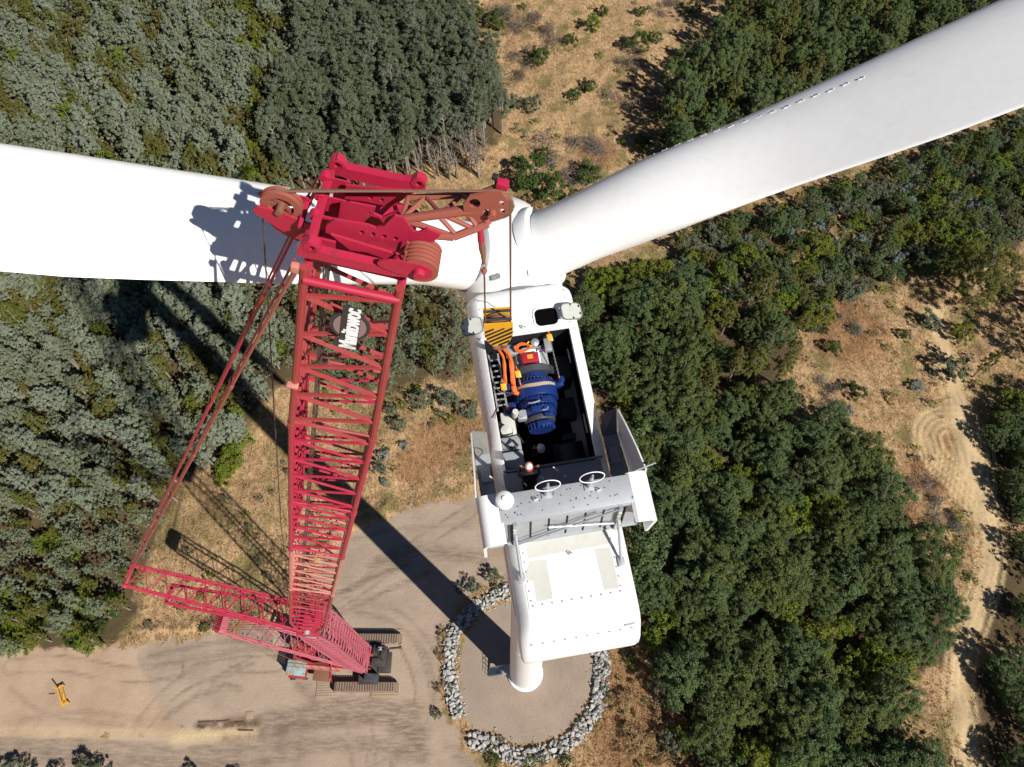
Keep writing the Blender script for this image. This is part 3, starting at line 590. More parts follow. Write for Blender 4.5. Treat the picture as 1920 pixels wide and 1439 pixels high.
# ---- hub and blades
PHI0 = 0.541; DROP, TH = 1.702, 9.333
HUB = NL(0, TH, -DROP)
mb = MB(); mb.lathe([(1.55, -1.98), (1.72, -1.94), (1.86, -1.7), (1.93, -.9), (1.93, .3), (1.84, 1.1), (1.6, 1.75), (1.2, 2.25), (.7, 2.58), (.25, 2.72), (.02, 2.74)], HUB, nf, 56)
hub = mb.build('hub_spinner', M['white'], turb, 0.9)
mb = MB(); mb.lathe([(1.50, -2.12), (1.62, -2.10), (1.62, -1.96), (1.50, -1.96)], HUB, nf, 48, False); mb.build('hub_seal_ring', M['seal'], hub)
def blade_sections(k):
    ph = PHI0+k*2*math.pi/3+(.014, -.004, 0)[k]; d = math.cos(ph)*nr+math.sin(ph)*nu; tg = -math.sin(ph)*nr+math.cos(ph)*nu
    S = [1.5, 2.5, 3.6, 5, 6.5, 8, 9.5, 11, 13, 15, 18, 21, 25, 29, 33, 36, 38, 38.8, 39.1]
    CH = [2.60, 2.60, 2.60, 2.80, 3.05, 3.28, 3.45, 3.58, 3.76, 3.90, 3.92, 3.62, 2.95, 2.4, 1.9, 1.5, 1.1, .6, .15]
    LE = [1.30, 1.30, 1.30, 1.32, 1.36, 1.38, 1.40, 1.40, 1.38, 1.34, 1.25, 1.12, .95, .78, .62, .48, .34, .2, .06]
    TK = [1.0, 1.0, .99, .88, .72, .56, .44, .36, .28, .26, .24, .22, .2, .19, .18, .17, .16, .15, .15]
    TW = [-10, -10, -10, -10, -10, -10, -10, -10, -9, -8, -6, -4, -2, 0, 1, 2, 2, 2, 2]
    return d, tg, S, CH, LE, TK, TW
def section(k, i, f_=None, NP=36):
    d, tg, S, CH, LE, TK, TW = blade_sections(k)
    if f_ is not None: s_, ch, le, tk, tw = [np.interp(f_, S, a) for a in (S, CH, LE, TK, TW)]
    else: s_, ch, le, tk, tw = S[i], CH[i], LE[i], TK[i], TW[i]
    b = np.clip((1.0-tk)/0.6, 0, 1); e = R(tw); c = math.cos(e)*nf+math.sin(e)*tg; nn = np.cross(c, d)
    th = np.arange(NP)*2*math.pi/NP; x = .5*(1-np.cos(th)); sg = np.sin(th); xx = x
    yt = 5*tk*(.2969*np.sqrt(xx)-.1260*xx-.3516*xx**2+.2843*xx**3-.1015*xx**4)
    ya = np.where(sg >= 0, yt*1.15, -yt*.85)+0.03*b*np.sin(math.pi*xx)
    y = (1-b)*.5*sg+b*ya
    return HUB+d*s_+np.outer(le-x*ch, c)+np.outer(y*ch, nn), nn, c, d
blades = []
for k in range(3):
    mb = MB(); mb.loft([section(k, i)[0] for i in range(19)]); bl = mb.build('blade', M['white'], turb, 0.9); blades.append(bl)
    d = blade_sections(k)[0]
    mb = MB(); mb.lathe([(1.36, 1.15), (1.60, 1.22), (1.62, 1.58), (1.57, 1.72), (1.33, 1.78)], HUB, d, 48, False); mb.build('blade_root_collar', M['white'], bl, 0.5)
    if k != 1: continue
    mb = MB(); mb.lathe([(1.315, 1.73), (1.355, 1.735), (1.355, 1.86), (1.315, 1.87)], HUB, d, 48, False); mb.build('blade_root_seal', M['seal'] if k == 1 else M['white2'], bl, 0.5)
blades[0]['label'] = 'blade rising to the upper right with a row of vortex generators'; blades[1]['label'] = 'blade rising to the left behind the crane head'; blades[2]['label'] = 'blade hanging straight down below the hub'
vg_me = None
for j, s_ in enumerate(np.linspace(3.0, 13.6, 24)):
    P, nn, c, d = section(0, 0, s_, 240)
    i = int(np.argmin([abs((p-HUB-d*s_)@c-np.interp(s_, [3, 8, 13.6], [1.12, 1.0, .55]))+(0 if (p-HUB-d*s_)@nu > 0 else 9) for p in P])); p = P[i]; on = nrm(p-HUB-d*s_-c*0.2)
    mb = MB()
    for q in (-.08, .08):
        a = p+d*q; mb.prism([a+c*.05+on*.0, a-c*.05, a-c*.05+on*.06], d*.012); 
    mb.box(p+on*.003, (.22, .09, .008), [d, nrm(np.cross(on, d)), on]); mb.build('vortex_generator', M['white2'], blades[0], 0)
for u, v, w in ((930, 520, (.34, .2)), (995, 512, (.2, .26))):
    dd = ray(u, v); best = min(np.linspace(24, 33, 400), key=lambda k_: abs(np.linalg.norm((CAM+dd*k_-HUB)-nf*((CAM+dd*k_-HUB)@nf))-1.93)+(5 if k_ > 30 else 0)); p = CAM+dd*best
    on = nrm((p-HUB)-nf*((p-HUB)@nf)); tx = np.cross(on, nf); mb = MB(); mb.box(p, (w[0], w[1], .02), [tx, nf, on], .004); mb.build('hub_label_plate', M['alu'] if u < 960 else M['white2'], hub, 0)

# ---- machinery in the nacelle
mb = NB(); mb.nbox((.12, 4.75, -.95), (1.15, 1.0, .16), .03); mb.build('bearing_housing_cover', M['coreA'], turb)
mb = NB(); mb.nlathe([(.3, -.2), (.55, -.18), (.60, .1), (.60, .75), (.42, .8)], (.06, 4.35, -1.35), (0, 1, 0), 28); mb.build('main_bearing_housing', M['white2'], turb)
mb = NB(); mb.nlathe([(.45, -.12), (.82, -.10), (.84, .12), (.5, .14)], (.05, 4.28, -1.32), (0, 1, 0), 36); mb.build('shrink_disc', M['dark2'], turb)
mb = NB(); mb.nbox((-1.42, 4.1, -.95), (.06, 2.2, .06)); mb.nbox((-1.08, 4.1, -.95), (.06, 2.2, .06))
for k in range(9): mb.nbox((-1.25, 3.2+.22*k, -.95), (.32, .05, .05))
mb.build('cable_tray', M['galv'], turb, 0)
mb = NB(); mb.nbox((-1.12, 2.55, -1.35), (.5, .9, .5), .1); mb.nlathe([(.02, 0), (.2, .02), (.24, .2), (.2, .36), (.02, .4)], (-1.25, 2.15, -1.0), (0, 0, 1), 20); mb.nlathe([(.1, 0), (.14, .3), (.1, .55)], (-.85, 2.7, -.95), (0, 0, 1), 14); mb.build('hydraulic_unit', M['hatch'], turb)
mb = NB(); mb.nbox((-1.2, .98, -.62), (.72, .62, .5), .03); mb.nbox((-1.2, 1.62, -.75), (.72, .5, .4), .03); mb.split('control_cabinet', M['deckgrey'], turb)
mb = NB(); mb.npath([(-1.3, 1.62, -.52), (-1.1, 1.7, -.42), (-.95, 1.5, -.5), (-1.05, 1.4, -.45), (-1.25, 1.5, -.5)], .035, 6); mb.npath([(-1.45, 1.9, -.5), (-1.2, 1.85, -.45), (-.9, 1.9, -.5), (-.75, 1.6, -.6)], .03, 6); mb.split('cable_loom', M['black'], turb)
mb = NB(); mb.nbox((1.0, 1.3, -2.8), (1.1, 1.2, .9), .08); mb.nlathe([(.4, -.7), (.5, -.6), (.5, .5), (.4, .6)], (1.0, 1.2, -2.4), (0, 1, 0), 24); mb.build('generator', M['dark2'], turb)
mb = NB(); mb.nbox((1.15, 4.6, -2.3), (.9, 1.0, 1.2), .1); mb.nbox((1.25, 3.2, -2.6), (.6, .8, .6), .05); mb.nbox((1.1, 2.1, -2.5), (.5, .24, .3), .03); mb.split('switch_cabinet', M['dark2'], turb)
mb = NB(); mb.ntube((1.45, 4.9, -.75), (1.45, 4.35, -.75), .03, n=6); mb.ntube((1.5, 2.3, -.6), (1.5, 1.6, -.6), .03, n=6); mb.split('grab_rail', M['patch'], turb)
mb = NB(); mb.nbox((-.55, 5.2, -.9), (.5, .4, .3), .05); mb.nbox((.75, 5.15, -.75), (.25, .5, .2), .03); mb.nlathe([(.02, 0), (.13, .02), (.15, .14), (.02, .2)], (.28, 5.2, -.55), (0, 0, 1), 16); mb.split('hydraulic_block', M['galv'], turb)
# ================================================================== LIFT GEAR AND LOOSE THINGS ON THE NACELLE
# gearbox hanging in the open nacelle
gb = thing('gearbox', 'blue wind turbine gearbox of stacked rings hanging in the open nacelle', 'gearbox', NL(.05, 3.2, -2.2))
GZc = -1.18; gxo = .02
def gring(name, y0, y1, r_, mat='blue', ch=.05, n=48):
    mb = NB(); mb.nlathe([(r_-.12, y0), (r_-ch*.3, y0+.005), (r_, y0+ch), (r_, y1-ch), (r_-ch*.3, y1-.005), (r_-.12, y1)], (gxo, 0, GZc), (0, 1, 0), n); return mb.build(name, M[mat], gb)
gring('input_flange', 3.92, 4.16, .58); gring('planet_housing', 3.22, 3.82, .80); gring('neck_ring', 3.80, 3.94, .50, 'dark2')
gring('gear_stage', 2.94, 3.20, .72); gring('gear_stage', 2.62, 2.88, .64); gring('gear_stage', 2.40, 2.58, .55, 'dark2'); gring('end_cover', 2.12, 2.36, .46)
for (y0, rr_, nb) in ((3.86, .74, 36), (3.21, .76, 36), (2.91, .67, 32)):
    mb = NB()
    for k in range(nb): a = 2*math.pi*k/nb; mb.ntube((gxo+rr_*math.cos(a), y0-.03, GZc+rr_*math.sin(a)), (gxo+rr_*math.cos(a), y0+.05, GZc+rr_*math.sin(a)), .03, n=6)
    mb.build('bolt_circle', M['dark2'] if y0 > 3.5 else M['blue'], gb, 0.5, 'stuff')
for k in range(9):
    a = R(20+140*k/8); mb = NB(); mb.nbox((gxo+.47*math.cos(a), 2.2, GZc+.47*math.sin(a)), (.05, .26, .10), .01); mb.build('cooling_rib', M['blue'], gb)
for (x, y, z, sx, sy, sz) in ((.30, 3.04, -.46, .34, .18, .14), (-.10, 2.74, -.52, .36, .2, .12), (.30, 2.50, -.62, .3, .14, .14), (-.28, 2.97, -.52, .26, .12, .1), (.10, 2.24, -.72, .5, .18, .10)):
    mb = NB(); mb.nbox((x, y, z), (sx, sy, sz), .025); mb.build('inspection_cover', M['blue'], gb)
mb = NB(); mb.nbox((-.62, 2.62, -.75), (.32, .36, .34), .06); mb.nlathe([(.09, 0), (.13, .04), (.13, .1)], (-.62, 2.62, -.58), (0, 0, 1), 14); mb.build('oil_pump', M['galv'], gb)
mb = NB(); mb.npath([(-.35, 2.92, -.36), (-.2, 2.88, -.27), (-.05, 2.9, -.28), (.05, 2.95, -.34)], .03, 6); mb.npath([(.1, 2.62, -.4), (.25, 2.6, -.38), (.3, 2.7, -.4)], .02, 6); mb.split('oil_pipe', M['galv'], gb)
for sx in (-1, 1):
    mb = NB(); mb.nbox((gxo+sx*.84, 3.66, -.92), (.4, .26, .3), .05); mb.nlathe([(.02, -.12), (.12, -.1), (.14, 0), (.12, .1), (.02, .12)], (gxo+sx*.96, 3.74, -.72), (0, 1, 0), 16); mb.build('torque_arm', M['blue'], gb)
mb = NB(); mb.nbox((-.98, 3.05, -1.25), (.5, .5, .5), .1); mb.build('side_pump_housing', M['blue'], gb)
# cloth strap over the big ring
mb = NB(); rows = []
for a in np.linspace(R(18), R(152), 15):
    w = .03+.035*math.sin((a-R(18))/R(134)*math.pi); y = 3.60+.03*math.sin(3*a); r_ = .815+.01*math.sin(7*a)
    rows.append([(gxo+r_*math.cos(a), y+w, GZc+r_*math.sin(a)), (gxo+r_*math.cos(a), y-w, GZc+r_*math.sin(a)), (gxo+(r_+.02)*math.cos(a), y-w, GZc+(r_+.02)*math.sin(a)), (gxo+(r_+.02)*math.cos(a), y+w, GZc+(r_+.02)*math.sin(a))])
mb.loft([NLs(r_) for r_ in rows]); tag(mb.build('cloth_strap', M['tan'], None, 0.8), 'tan cloth strap laid over the blue gearbox', 'strap')

# hook block
BC = atd(934, 612, 24.6); bx_ = A3(1, .06, 0); bx_ /= np.linalg.norm(bx_); by_ = np.cross((0, 0, 1), bx_)
BAX = np.array([bx_, by_, (0, 0, 1.)])
def BL(*p): return BC+np.asarray(p, float)@BAX
hb = thing('hook_block', 'yellow hook block with black diagonal stripes above the open nacelle', 'hook block', BL(0, 0, -.9))
cheek = [(-.45, .62), (.45, .62), (.45, -.10), (.34, -.50), (.20, -.72), (-.20, -.72), (-.34, -.50), (-.45, -.10)]
for sy, nm in ((-1, 'cheek_plate'), (1, 'cheek_plate')):
    mb = MB(); mb.prism([BL(x, sy*.25, z) for x, z in cheek], by_*.05*sy); ck = mb.build(nm, M['yellow'], hb, 0)
    if sy < 0:
        for k in range(9):                                  # diagonal warning stripes clipped to the plate
            c0 = -1.0+.225*k; pts = []
            for s_ in np.linspace(-1.2, 1.2, 121):
                x, z = s_*.80, c0+s_*.62*.9+.1
                zmin = max(-.72, -.10-(abs(x)-.45)*-3.6) if abs(x) > .34 else (-.50-(.34-abs(x))*1.57 if abs(x) > .2 else -.72)
                if abs(x) < .44 and -.70 < z < .36 and z > zmin+.03: pts.append((x, z))
            if len(pts) > 3:
                a, b = np.array(pts[0]), np.array(pts[-1]); w = np.array([0, .062])
                mb = MB(); mb.prism([BL(a[0], -.304, a[1]-w[1]), BL(b[0], -.304, b[1]-w[1]), BL(b[0], -.304, min(b[1]+w[1], .38)), BL(a[0], -.304, a[1]+w[1])], by_*-.004); mb.build('warning_stripe', M['black'], ck, 0)
for x in (-.22, 0, .22):
    pass
for sy in (-.12, .0, .12):
    mb = MB(); mb.lathe([(.10, -.05), (.36, -.05), (.40, -.045), (.36, -.015), (.36, .015), (.40, .045), (.36, .05), (.10, .05)], BL(0, sy, .12), by_, 32); mb.build('sheave', M['rust'], hb)
mb = MB(); mb.box(BL(0, 0, -.55), (.5, .42, .2), BAX, .03); mb.build('hook_trunnion', M['rust'], hb)
mb = MB(); mb.path([BL(0, 0, -.6), BL(0, 0, -.85), BL(.16, 0, -1.0), BL(.2, 0, -1.2), BL(.06, 0, -1.36), BL(-.14, 0, -1.3), BL(-.2, 0, -1.14)], [.09, .09, .1, .11, .11, .09, .05], 10); mb.build('hook', M['rust'], hb)
mb = MB(); mb.box(BL(0, -.15, .64), (.86, .06, .05), BAX); mb.box(BL(0, .15, .64), (.86, .06, .05), BAX); mb.split('rope_guard', M['dark2'], hb, 0)
# orange round slings from hook to gearbox
def sling(pts, w, lab):
    P = smooth_line(pts, 6); rows = []
    for k, p in enumerate(P):
        f_ = 1+.12*math.sin(k*1.7); rows.append([p+bx_*w*f_, p+by_*.05, p-bx_*w*f_, p-by_*.05])
    mb = MB(); mb.loft(rows); tag(mb.build('lifting_sling', M['orange'], None, 0.8), lab, 'sling', 'orange lifting slings')
h0 = BL(-.02, 0, -1.22)
sling([h0+bx_*-.10, NL(-.98, 4.55, .1), NL(-1.0, 4.0, -.45), NL(-1.0, 3.7, -.85)], .055, 'left orange round sling hanging from the hook block')
sling([h0+bx_*.06, NL(-.74, 4.5, .1), NL(-.74, 3.9, -.45), NL(-.72, 3.62, -.75)], .078, 'right orange round sling hanging from the hook to the gearbox')
mb = NB(); mb.npath([(-.76, 3.72, -.55), (-.74, 3.5, -.66), (-.62, 3.46, -.72)], [.095, .105, .085], 10); tag(mb.build('sling_sleeve', M['orange'], None), 'orange protective sleeve at the lower end of the slings', 'sleeve')
def chain_hoist(top, bot, lab, body=True):
    th = thing('chain_hoist', lab, 'chain hoist', bot, 'yellow chain hoists')
    top = np.asarray(top); bot = np.asarray(bot); d = nrm(bot-top)
    mb = MB(); mb.box(top+d*.16, (.20, .14, .26), [bx_, nrm(np.cross(d, bx_)), d], .03); mb.build('hoist_body', M['yellow'], th)
    mb = MB(); mb.path([top-d*.12, top-d*.02, top+d*.02+bx_*.05, top+bx_*.02+d*.05], .022, 6); mb.build('top_hook', M['orange'], th)
    mb = MB(); a = top+d*.28; L_ = np.linalg.norm(bot-a); nlk = max(3, int(L_/.065)); p_ = nrm(np.cross(d, bx_))
    for k in range(nlk):
        c_ = a+d*(k+.5)*L_/nlk; w = bx_ if k % 2 else p_; mb.path([c_-d*.035+w*.018, c_+d*.035+w*.018, c_+d*.035-w*.018, c_-d*.035-w*.018, c_-d*.035+w*.018], .009, 4, False)
    mb.build('chain', M['galv'], th, 0.5, 'stuff')
    mb = MB(); mb.path([bot-d*.08, bot, bot+d*.06+bx_*.04, bot+d*.02+bx_*.07], .026, 6); mb.build('bottom_hook', M['orange'], th)
chain_hoist(NL(.78, 5.30, -.05), NL(.92, 3.78, -.62), 'yellow chain hoist with long chain to the right side of the gearbox')
chain_hoist(NL(-1.12, 3.75, -.15), NL(-1.08, 3.05, -.75), 'yellow chain hoist left of the orange slings')
chain_hoist(NL(-.55, 4.2, -.3), NL(-.50, 3.72, -.52), 'small orange hooked chain hoist just right of the orange slings')
# toolbox and cables
tbx = NL(.03, 4.72, -.72); tb = thing('toolbox', 'red plastic case with a yellow label on the bearing housing', 'toolbox', tbx-nu*.14)
mb = MB(); mb.box(tbx, (.62, .38, .24), NAX, .04); mb.build('case_body', M['toolred'], tb)
mb = MB(); mb.box(tbx+nu*.015, (.635, .395, .03), NAX, .008); mb.build('case_seam', M['black'], tb)
mb = MB(); mb.box(tbx+nu*.124+nf*.03, (.2, .16, .008), NAX); mb.build('yellow_label', M['yellow'], tb, 0)
for sx in (-.2, .2):
    mb = MB(); mb.box(tbx-nf*.2+nr*sx+nu*.0, (.09, .03, .09), NAX, .01); mb.build('latch', M['toolred'], tb)
mb = MB(); mb.path([tbx-nf*.2-nr*.12, tbx-nf*.26-nr*.11, tbx-nf*.26+nr*.11, tbx-nf*.2+nr*.12], .015, 6); mb.build('handle', M['black'], tb)
def tangle(c, r_, n, rad, mat, lab, nm, seed):
    rg = np.random.default_rng(seed); pts = []
    for k in range(n): a = k*1.1; pts.append(c+A3(r_[0]*math.cos(a)*rg.uniform(.5, 1), r_[1]*math.sin(a)*rg.uniform(.5, 1), rg.uniform(0, .12)))
    mb = NB(); mb.npath(smooth_line(pts, 5), rad, 5); return tag(mb.build(nm, M[mat], None, 1.0), lab, 'cable')
tangle(A3(-.18, 5.12, -.62), (.34, .2), 26, .024, 'orange', 'tangled orange cable behind the red case', 'orange_cable', 3)
tangle(A3(.12, 5.22, -.6), (.14, .12), 10, .035, 'yellow', 'small heap of yellow and orange webbing at the front of the opening', 'webbing_heap', 4)
tangle(A3(.50, 4.92, -.66), (.10, .07), 12, .012, 'purple', 'thin purple cord beside the red case', 'purple_cord', 5)
for k, (a, b, c_) in enumerate((((-1.45, 3.9, -.1), (-1.3, 3.4, -.05), (-.7, 3.45, -.6)), ((-1.62, 2.4, .03), (-1.35, 3.0, -.02), (-.75, 3.5, -.6)))):
    mb = NB(); mb.npath(smooth_line([a, b, c_], 8), .014, 5); tag(mb.build('guy_line', M['rope'], None), ('thin steel line from the left rim to the sling foot', 'thin steel line running along the left rim to the gearbox')[k], 'line')

# ---- people
def person(name, lab, joints, links, radii, head, facing, helm_tilt, parent_loc_, band=True):
    th = thing(name, lab, 'person', parent_loc_)
    base = np.asarray(parent_loc_)
    keys = list(joints); idx = {k: i for i, k in enumerate(keys)}
    me = bpy.data.meshes.new('body'); me.from_pydata([tuple(np.asarray(joints[k])-base) for k in keys], [(idx[a], idx[b]) for a, b in links], [])
    ob = bpy.data.objects.new('body', me); COL.objects.link(ob); ob.parent = th
    sk = ob.modifiers.new('skin', 'SKIN'); sk.use_smooth_shade = True
    for i, k in enumerate(keys): me.skin_vertices[0].data[i].radius = (radii[k], radii[k]); me.skin_vertices[0].data[i].use_root = (k == 'pelvis')
    sb = ob.modifiers.new('sub', 'SUBSURF'); sb.levels = 1; sb.render_levels = 2
    me.materials.append(M['cloth'])
    f_ = nrm(facing); up_ = nrm(helm_tilt); rt_ = nrm(np.cross(f_, up_)); f_ = np.cross(up_, rt_); hd = np.asarray(head)
    def sph(scale, off, mat, nm, zmin=-1.0, n=18):
        mb = MB(); prof = [(max(1e-3, math.sin(a))*1.0, -math.cos(a)) for a in np.linspace(math.acos(-zmin) if zmin > -1 else 0.02, math.pi-.02, 12)]
        V = MB(); V.lathe(prof, (0, 0, 0), (0, 0, 1), n); P = np.concatenate(V.V)*np.asarray(scale); P = hd+(P+np.asarray(off))@np.array([rt_, f_, up_]); mb.add(P, V.F); return mb.build(nm, M[mat], th, 1.0)
    hdo = sph((.078, .098, .12), (0, 0, 0), 'skin', 'head')
    mb = MB(); mb.tube(hd+f_*.09+up_*.02, hd+f_*.125-up_*.02, .012, .02, 6); mb.build('nose', M['skin'], hdo)
    for s in (-1, 1):
        mb = MB(); mb.box(hd+rt_*.08*s-f_*.01, (.018, .05, .065), [rt_, f_, up_], .006); mb.build('ear', M['skin'], hdo)
        mb = MB(); mb.box(hd+rt_*.032*s+f_*.092+up_*.012, (.03, .012, .014), [rt_, f_, up_], .003); mb.build('eye', M['black'], hdo)
    mb = MB(); mb.box(hd+f_*.088-up_*.055, (.05, .01, .01), [rt_, f_, up_]); mb.build('mouth', M['toolred'], hdo)
    hm = sph((.125, .155, .13), (0, 0, .055), 'helmet', 'helmet', zmin=0.0)
    mb = MB(); L_ = [hd+rt_*.142*math.cos(a)+f_*(.172*math.sin(a)+.012*(math.sin(a) > 0))+up_*.052 for a in np.linspace(0, 2*math.pi, 28, endpoint=False)]; mb.prism(L_, up_*.03); mb.build('helmet_brim', M['helmetband'] if band else M['helmet'], hm)
    if band:
        mb = MB(); V = MB(); V.lathe([(.126*1.02, .0), (.128, .05)], (0, 0, 0), (0, 0, 1), 24, False); P = np.concatenate(V.V)*A3(1.0, 1.24, 1); P = hd+up_*.06+P@np.array([rt_, f_, up_]); mb.add(P, V.F); mb.build('helmet_band', M['helmetband'], hm)
        mb = MB(); mb.box(hd+f_*-.14+up_*.09, (.16, .05, .07), [rt_, f_, up_], .015); mb.build('helmet_patch', M['helmetband'], hm)
    for nm_ in ('hand_l', 'hand_r'):
        h_ = np.asarray(joints[nm_]); dr = nrm(h_-np.asarray(joints['elbow_'+nm_[-1]])); sd = nrm(np.cross(dr, nu)); dn = np.cross(sd, dr)
        mb = MB(); mb.box(h_+dr*.05, (.085, .095, .032), [sd, dr, dn], .012)
        for k, ln in enumerate((.062, .075, .080, .070)):
            a = h_+dr*.095+sd*(-.033+.022*k); mb.path([a, a+dr*ln*.5-dn*.008, a+dr*ln*.85-dn*.035], [.010, .0095, .008], 6)
        a = h_+dr*.03+sd*.045*(1 if nm_[-1] == 'l' else -1); s_ = 1 if nm_[-1] == 'l' else -1; mb.path([a, a+sd*.03*s_+dr*.03, a+sd*.035*s_+dr*.065-dn*.01], [.013, .012, .009], 6); mb.build('hand', M['skin'], th, 0.8)
    return th
LK = [('pelvis', 'spine'), ('spine', 'chest'), ('chest', 'neck'), ('neck', 'nh'), ('chest', 'sh_l'), ('sh_l', 'elbow_l'), ('elbow_l', 'hand_l'), ('chest', 'sh_r'), ('sh_r', 'elbow_r'), ('elbow_r', 'hand_r'),
      ('pelvis', 'hip_l'), ('hip_l', 'knee_l'), ('knee_l', 'ank_l'), ('ank_l', 'toe_l'), ('pelvis', 'hip_r'), ('hip_r', 'knee_r'), ('knee_r', 'ank_r'), ('ank_r', 'toe_r')]
RD = dict(pelvis=.16, spine=.155, chest=.17, neck=.065, nh=.055, sh_l=.095, sh_r=.095, elbow_l=.062, elbow_r=.062, hand_l=.04, hand_r=.04, hip_l=.105, hip_r=.105, knee_l=.075, knee_r=.075, ank_l=.05, ank_r=.05, toe_l=.045, toe_r=.045)
px_, py_ = -.86, -.02
J = dict(pelvis=(px_+.02, py_-.22, .42), spine=(px_+.01, py_-.12, .60), chest=(px_, py_+.06, .80), neck=(px_-.0, py_+.18, .95), nh=(px_, py_+.22, 1.0), sh_l=(px_-.20, py_+.07, .83), sh_r=(px_+.20, py_+.06, .83),
         elbow_l=(px_-.33, py_+.22, .62), elbow_r=(px_+.34, py_+.12, .60), hand_l=(px_-.22, py_+.46, .50), hand_r=(px_+.36, py_+.38, .48), hip_l=(px_-.10, py_-.22, .38), hip_r=(px_+.13, py_-.22, .38),
         knee_l=(px_-.17, py_+.16, .10), knee_r=(px_+.20, py_+.12, .10), ank_l=(px_-.16, py_-.30, .07), ank_r=(px_+.2, py_-.32, .07), toe_l=(px_-.17, py_-.46, .05), toe_r=(px_+.21, py_-.48, .05))
J = {k: NL(*p) for k, p in J.items()}
person('person', 'kneeling worker in black with white and orange helmet behind the opening', J, LK, RD, NL(px_+.01, py_+.27, 1.09), nf*1.0-nu*.55, nu*1.0+nf*.25, NL(px_, py_-.1, .03))
qx, qy = -.10, 1.42
J2 = dict(pelvis=(qx, qy, -2.42), spine=(qx, qy+.02, -2.22), chest=(qx, qy+.05, -1.98), neck=(qx, qy+.08, -1.78), nh=(qx, qy+.1, -1.72), sh_l=(qx-.19, qy+.05, -1.92), sh_r=(qx+.19, qy+.05, -1.92), elbow_l=(qx-.3, qy+.12, -2.18), elbow_r=(qx+.3, qy+.12, -2.18),
          hand_l=(qx-.2, qy+.36, -2.2), hand_r=(qx+.2, qy+.36, -2.2), hip_l=(qx-.1, qy, -2.48), hip_r=(qx+.1, qy, -2.48), knee_l=(qx-.12, qy+.06, -2.92), knee_r=(qx+.12, qy+.02, -2.92), ank_l=(qx-.12, qy, -3.30), ank_r=(qx+.12, qy-.05, -3.30), toe_l=(qx-.13, qy+.14, -3.33), toe_r=(qx+.13, qy+.1, -3.33))
J2 = {k: NL(*p) for k, p in J2.items()}
person('person', 'worker with a pale helmet standing in the dark inside the nacelle behind the gearbox', J2, LK, RD, NL(qx, qy+.14, -1.60), nf, nu+nf*.15, NL(qx, qy, -3.38), band=False)
# ================================================================== CRAWLER CRANE WITH LUFFING JIB
JF = A3(-18.07, 13.03, 38.2); JH = A3(-3.95, 11.55, 91.68)
ja = nrm(JH-JF); jh_ = nrm(A3(ja[0], ja[1], 0)); jl = A3(-jh_[1], jh_[0], 0); je = np.cross(jl, ja)
if je[0] < 0: je = -je
JAX = np.array([je, jl, ja])
def JL(e, l, s): return JF+je*e+jl*l+ja*s
def jpx(u, v, l):
    d = ray(u, v); k = ((JF+jl*l-CAM)@jl)/(d@jl); P = CAM+k*d-JF; return A3(P@je, l, P@ja)
crane = thing('crawler_crane', 'red crawler crane with a tall lattice jib reaching up beside the turbine', 'crane', (-21.5, 14.2, 0))
def lattice(part, sub, corner, S0, S1, nodes, rc, rb, matf, single=True, faces=(0, 1, 2, 3), nb=6, mat_part=None, rs=None):
    """corner(s, i): i = 0..3 round the box. chords, zigzag lacing on four faces and end frames."""
    for i in range(4):
        segs = sorted(set([S0, S1]+[b for b in matf[1] if S0 < b < S1]))
        for a, b in zip(segs[:-1], segs[1:]):
            mb = MB(); ss = np.linspace(a, b, max(2, int((b-a)/3)+1)); mb.path([corner(s, i) for s in ss], rc, 10); mb.build('chord', matf[0]((a+b)/2), part)
    joined = MB()
    for fi in faces:
        a, b = fi, (fi+1) % 4; side = 0
        for k in range(len(nodes)-1):
            s0, s1 = nodes[k], nodes[k+1]; A, B = (a, b) if (k+fi // 2) % 2 == 0 else (b, a)
            m_ = MB() if single else joined
            r_ = rb if rs is None else rs((s0+s1)/2)
            m_.tube(corner(s0, A), corner(s1, B), r_, n=nb, caps=False)
            if single: m_.build('brace', matf[0]((s0+s1)/2), part)
    if not single: joined.build(sub, matf[0]((S0+S1)/2), part, 0.6, 'stuff')
def jcorner(s, i):
    he = np.interp(s, [0, .6, 4.2, 47.5, 56.5, 60], [.55, .75, 1.36, 1.36, 1.10, 1.1]); hl = np.interp(s, [0, 7.5, 47.5, 56.5], [1.15, 1.22, 1.22, 1.12])
    e = (-he, he, he, -he)[i]; l = (-hl, -hl, hl, hl)[i]; return JL(e, l, s)
def jmat(s): return M['red'] if s > 47.6 else M['crim2'] if s > 30 else M['salm'] if s > 19 else M['red'] if s > 12 else M['crim2']
jib = MB(); jib.box(JL(0, 0, 1.2), (.9, 2.3, .5), JAX, .05); jib = jib.build('luffing_jib', M['crim2'], crane)
nodes = [0.8]
while nodes[-1] < 56: nodes.append(nodes[-1]+(0.96 if nodes[-1] > 30 else 1.0))
nodes[-1] = 56.4
lattice(jib, 'lacing', jcorner, 0.6, 57.0, nodes, .118, .07, (jmat, (12, 19, 30, 38.5, 47.6)), rs=lambda s: .074 if s > 47.6 else .056 if s > 30 else .047)
for s in (12, 19, 30, 38.5, 47.6):                          # insert joints
    for i in range(4):
        mb = MB(); c0 = jcorner(s-.16, i); mb.tube(c0, jcorner(s+.16, i), .15, n=10); mb.build('insert_joint', jmat(s+.3), jib)
    for i in range(4):
        mb = MB(); mb.tube(jcorner(s+.22, i), jcorner(s+.22, (i+1) % 4), .06, n=8); mb.build('joint_strut', jmat(s+.3), jib)
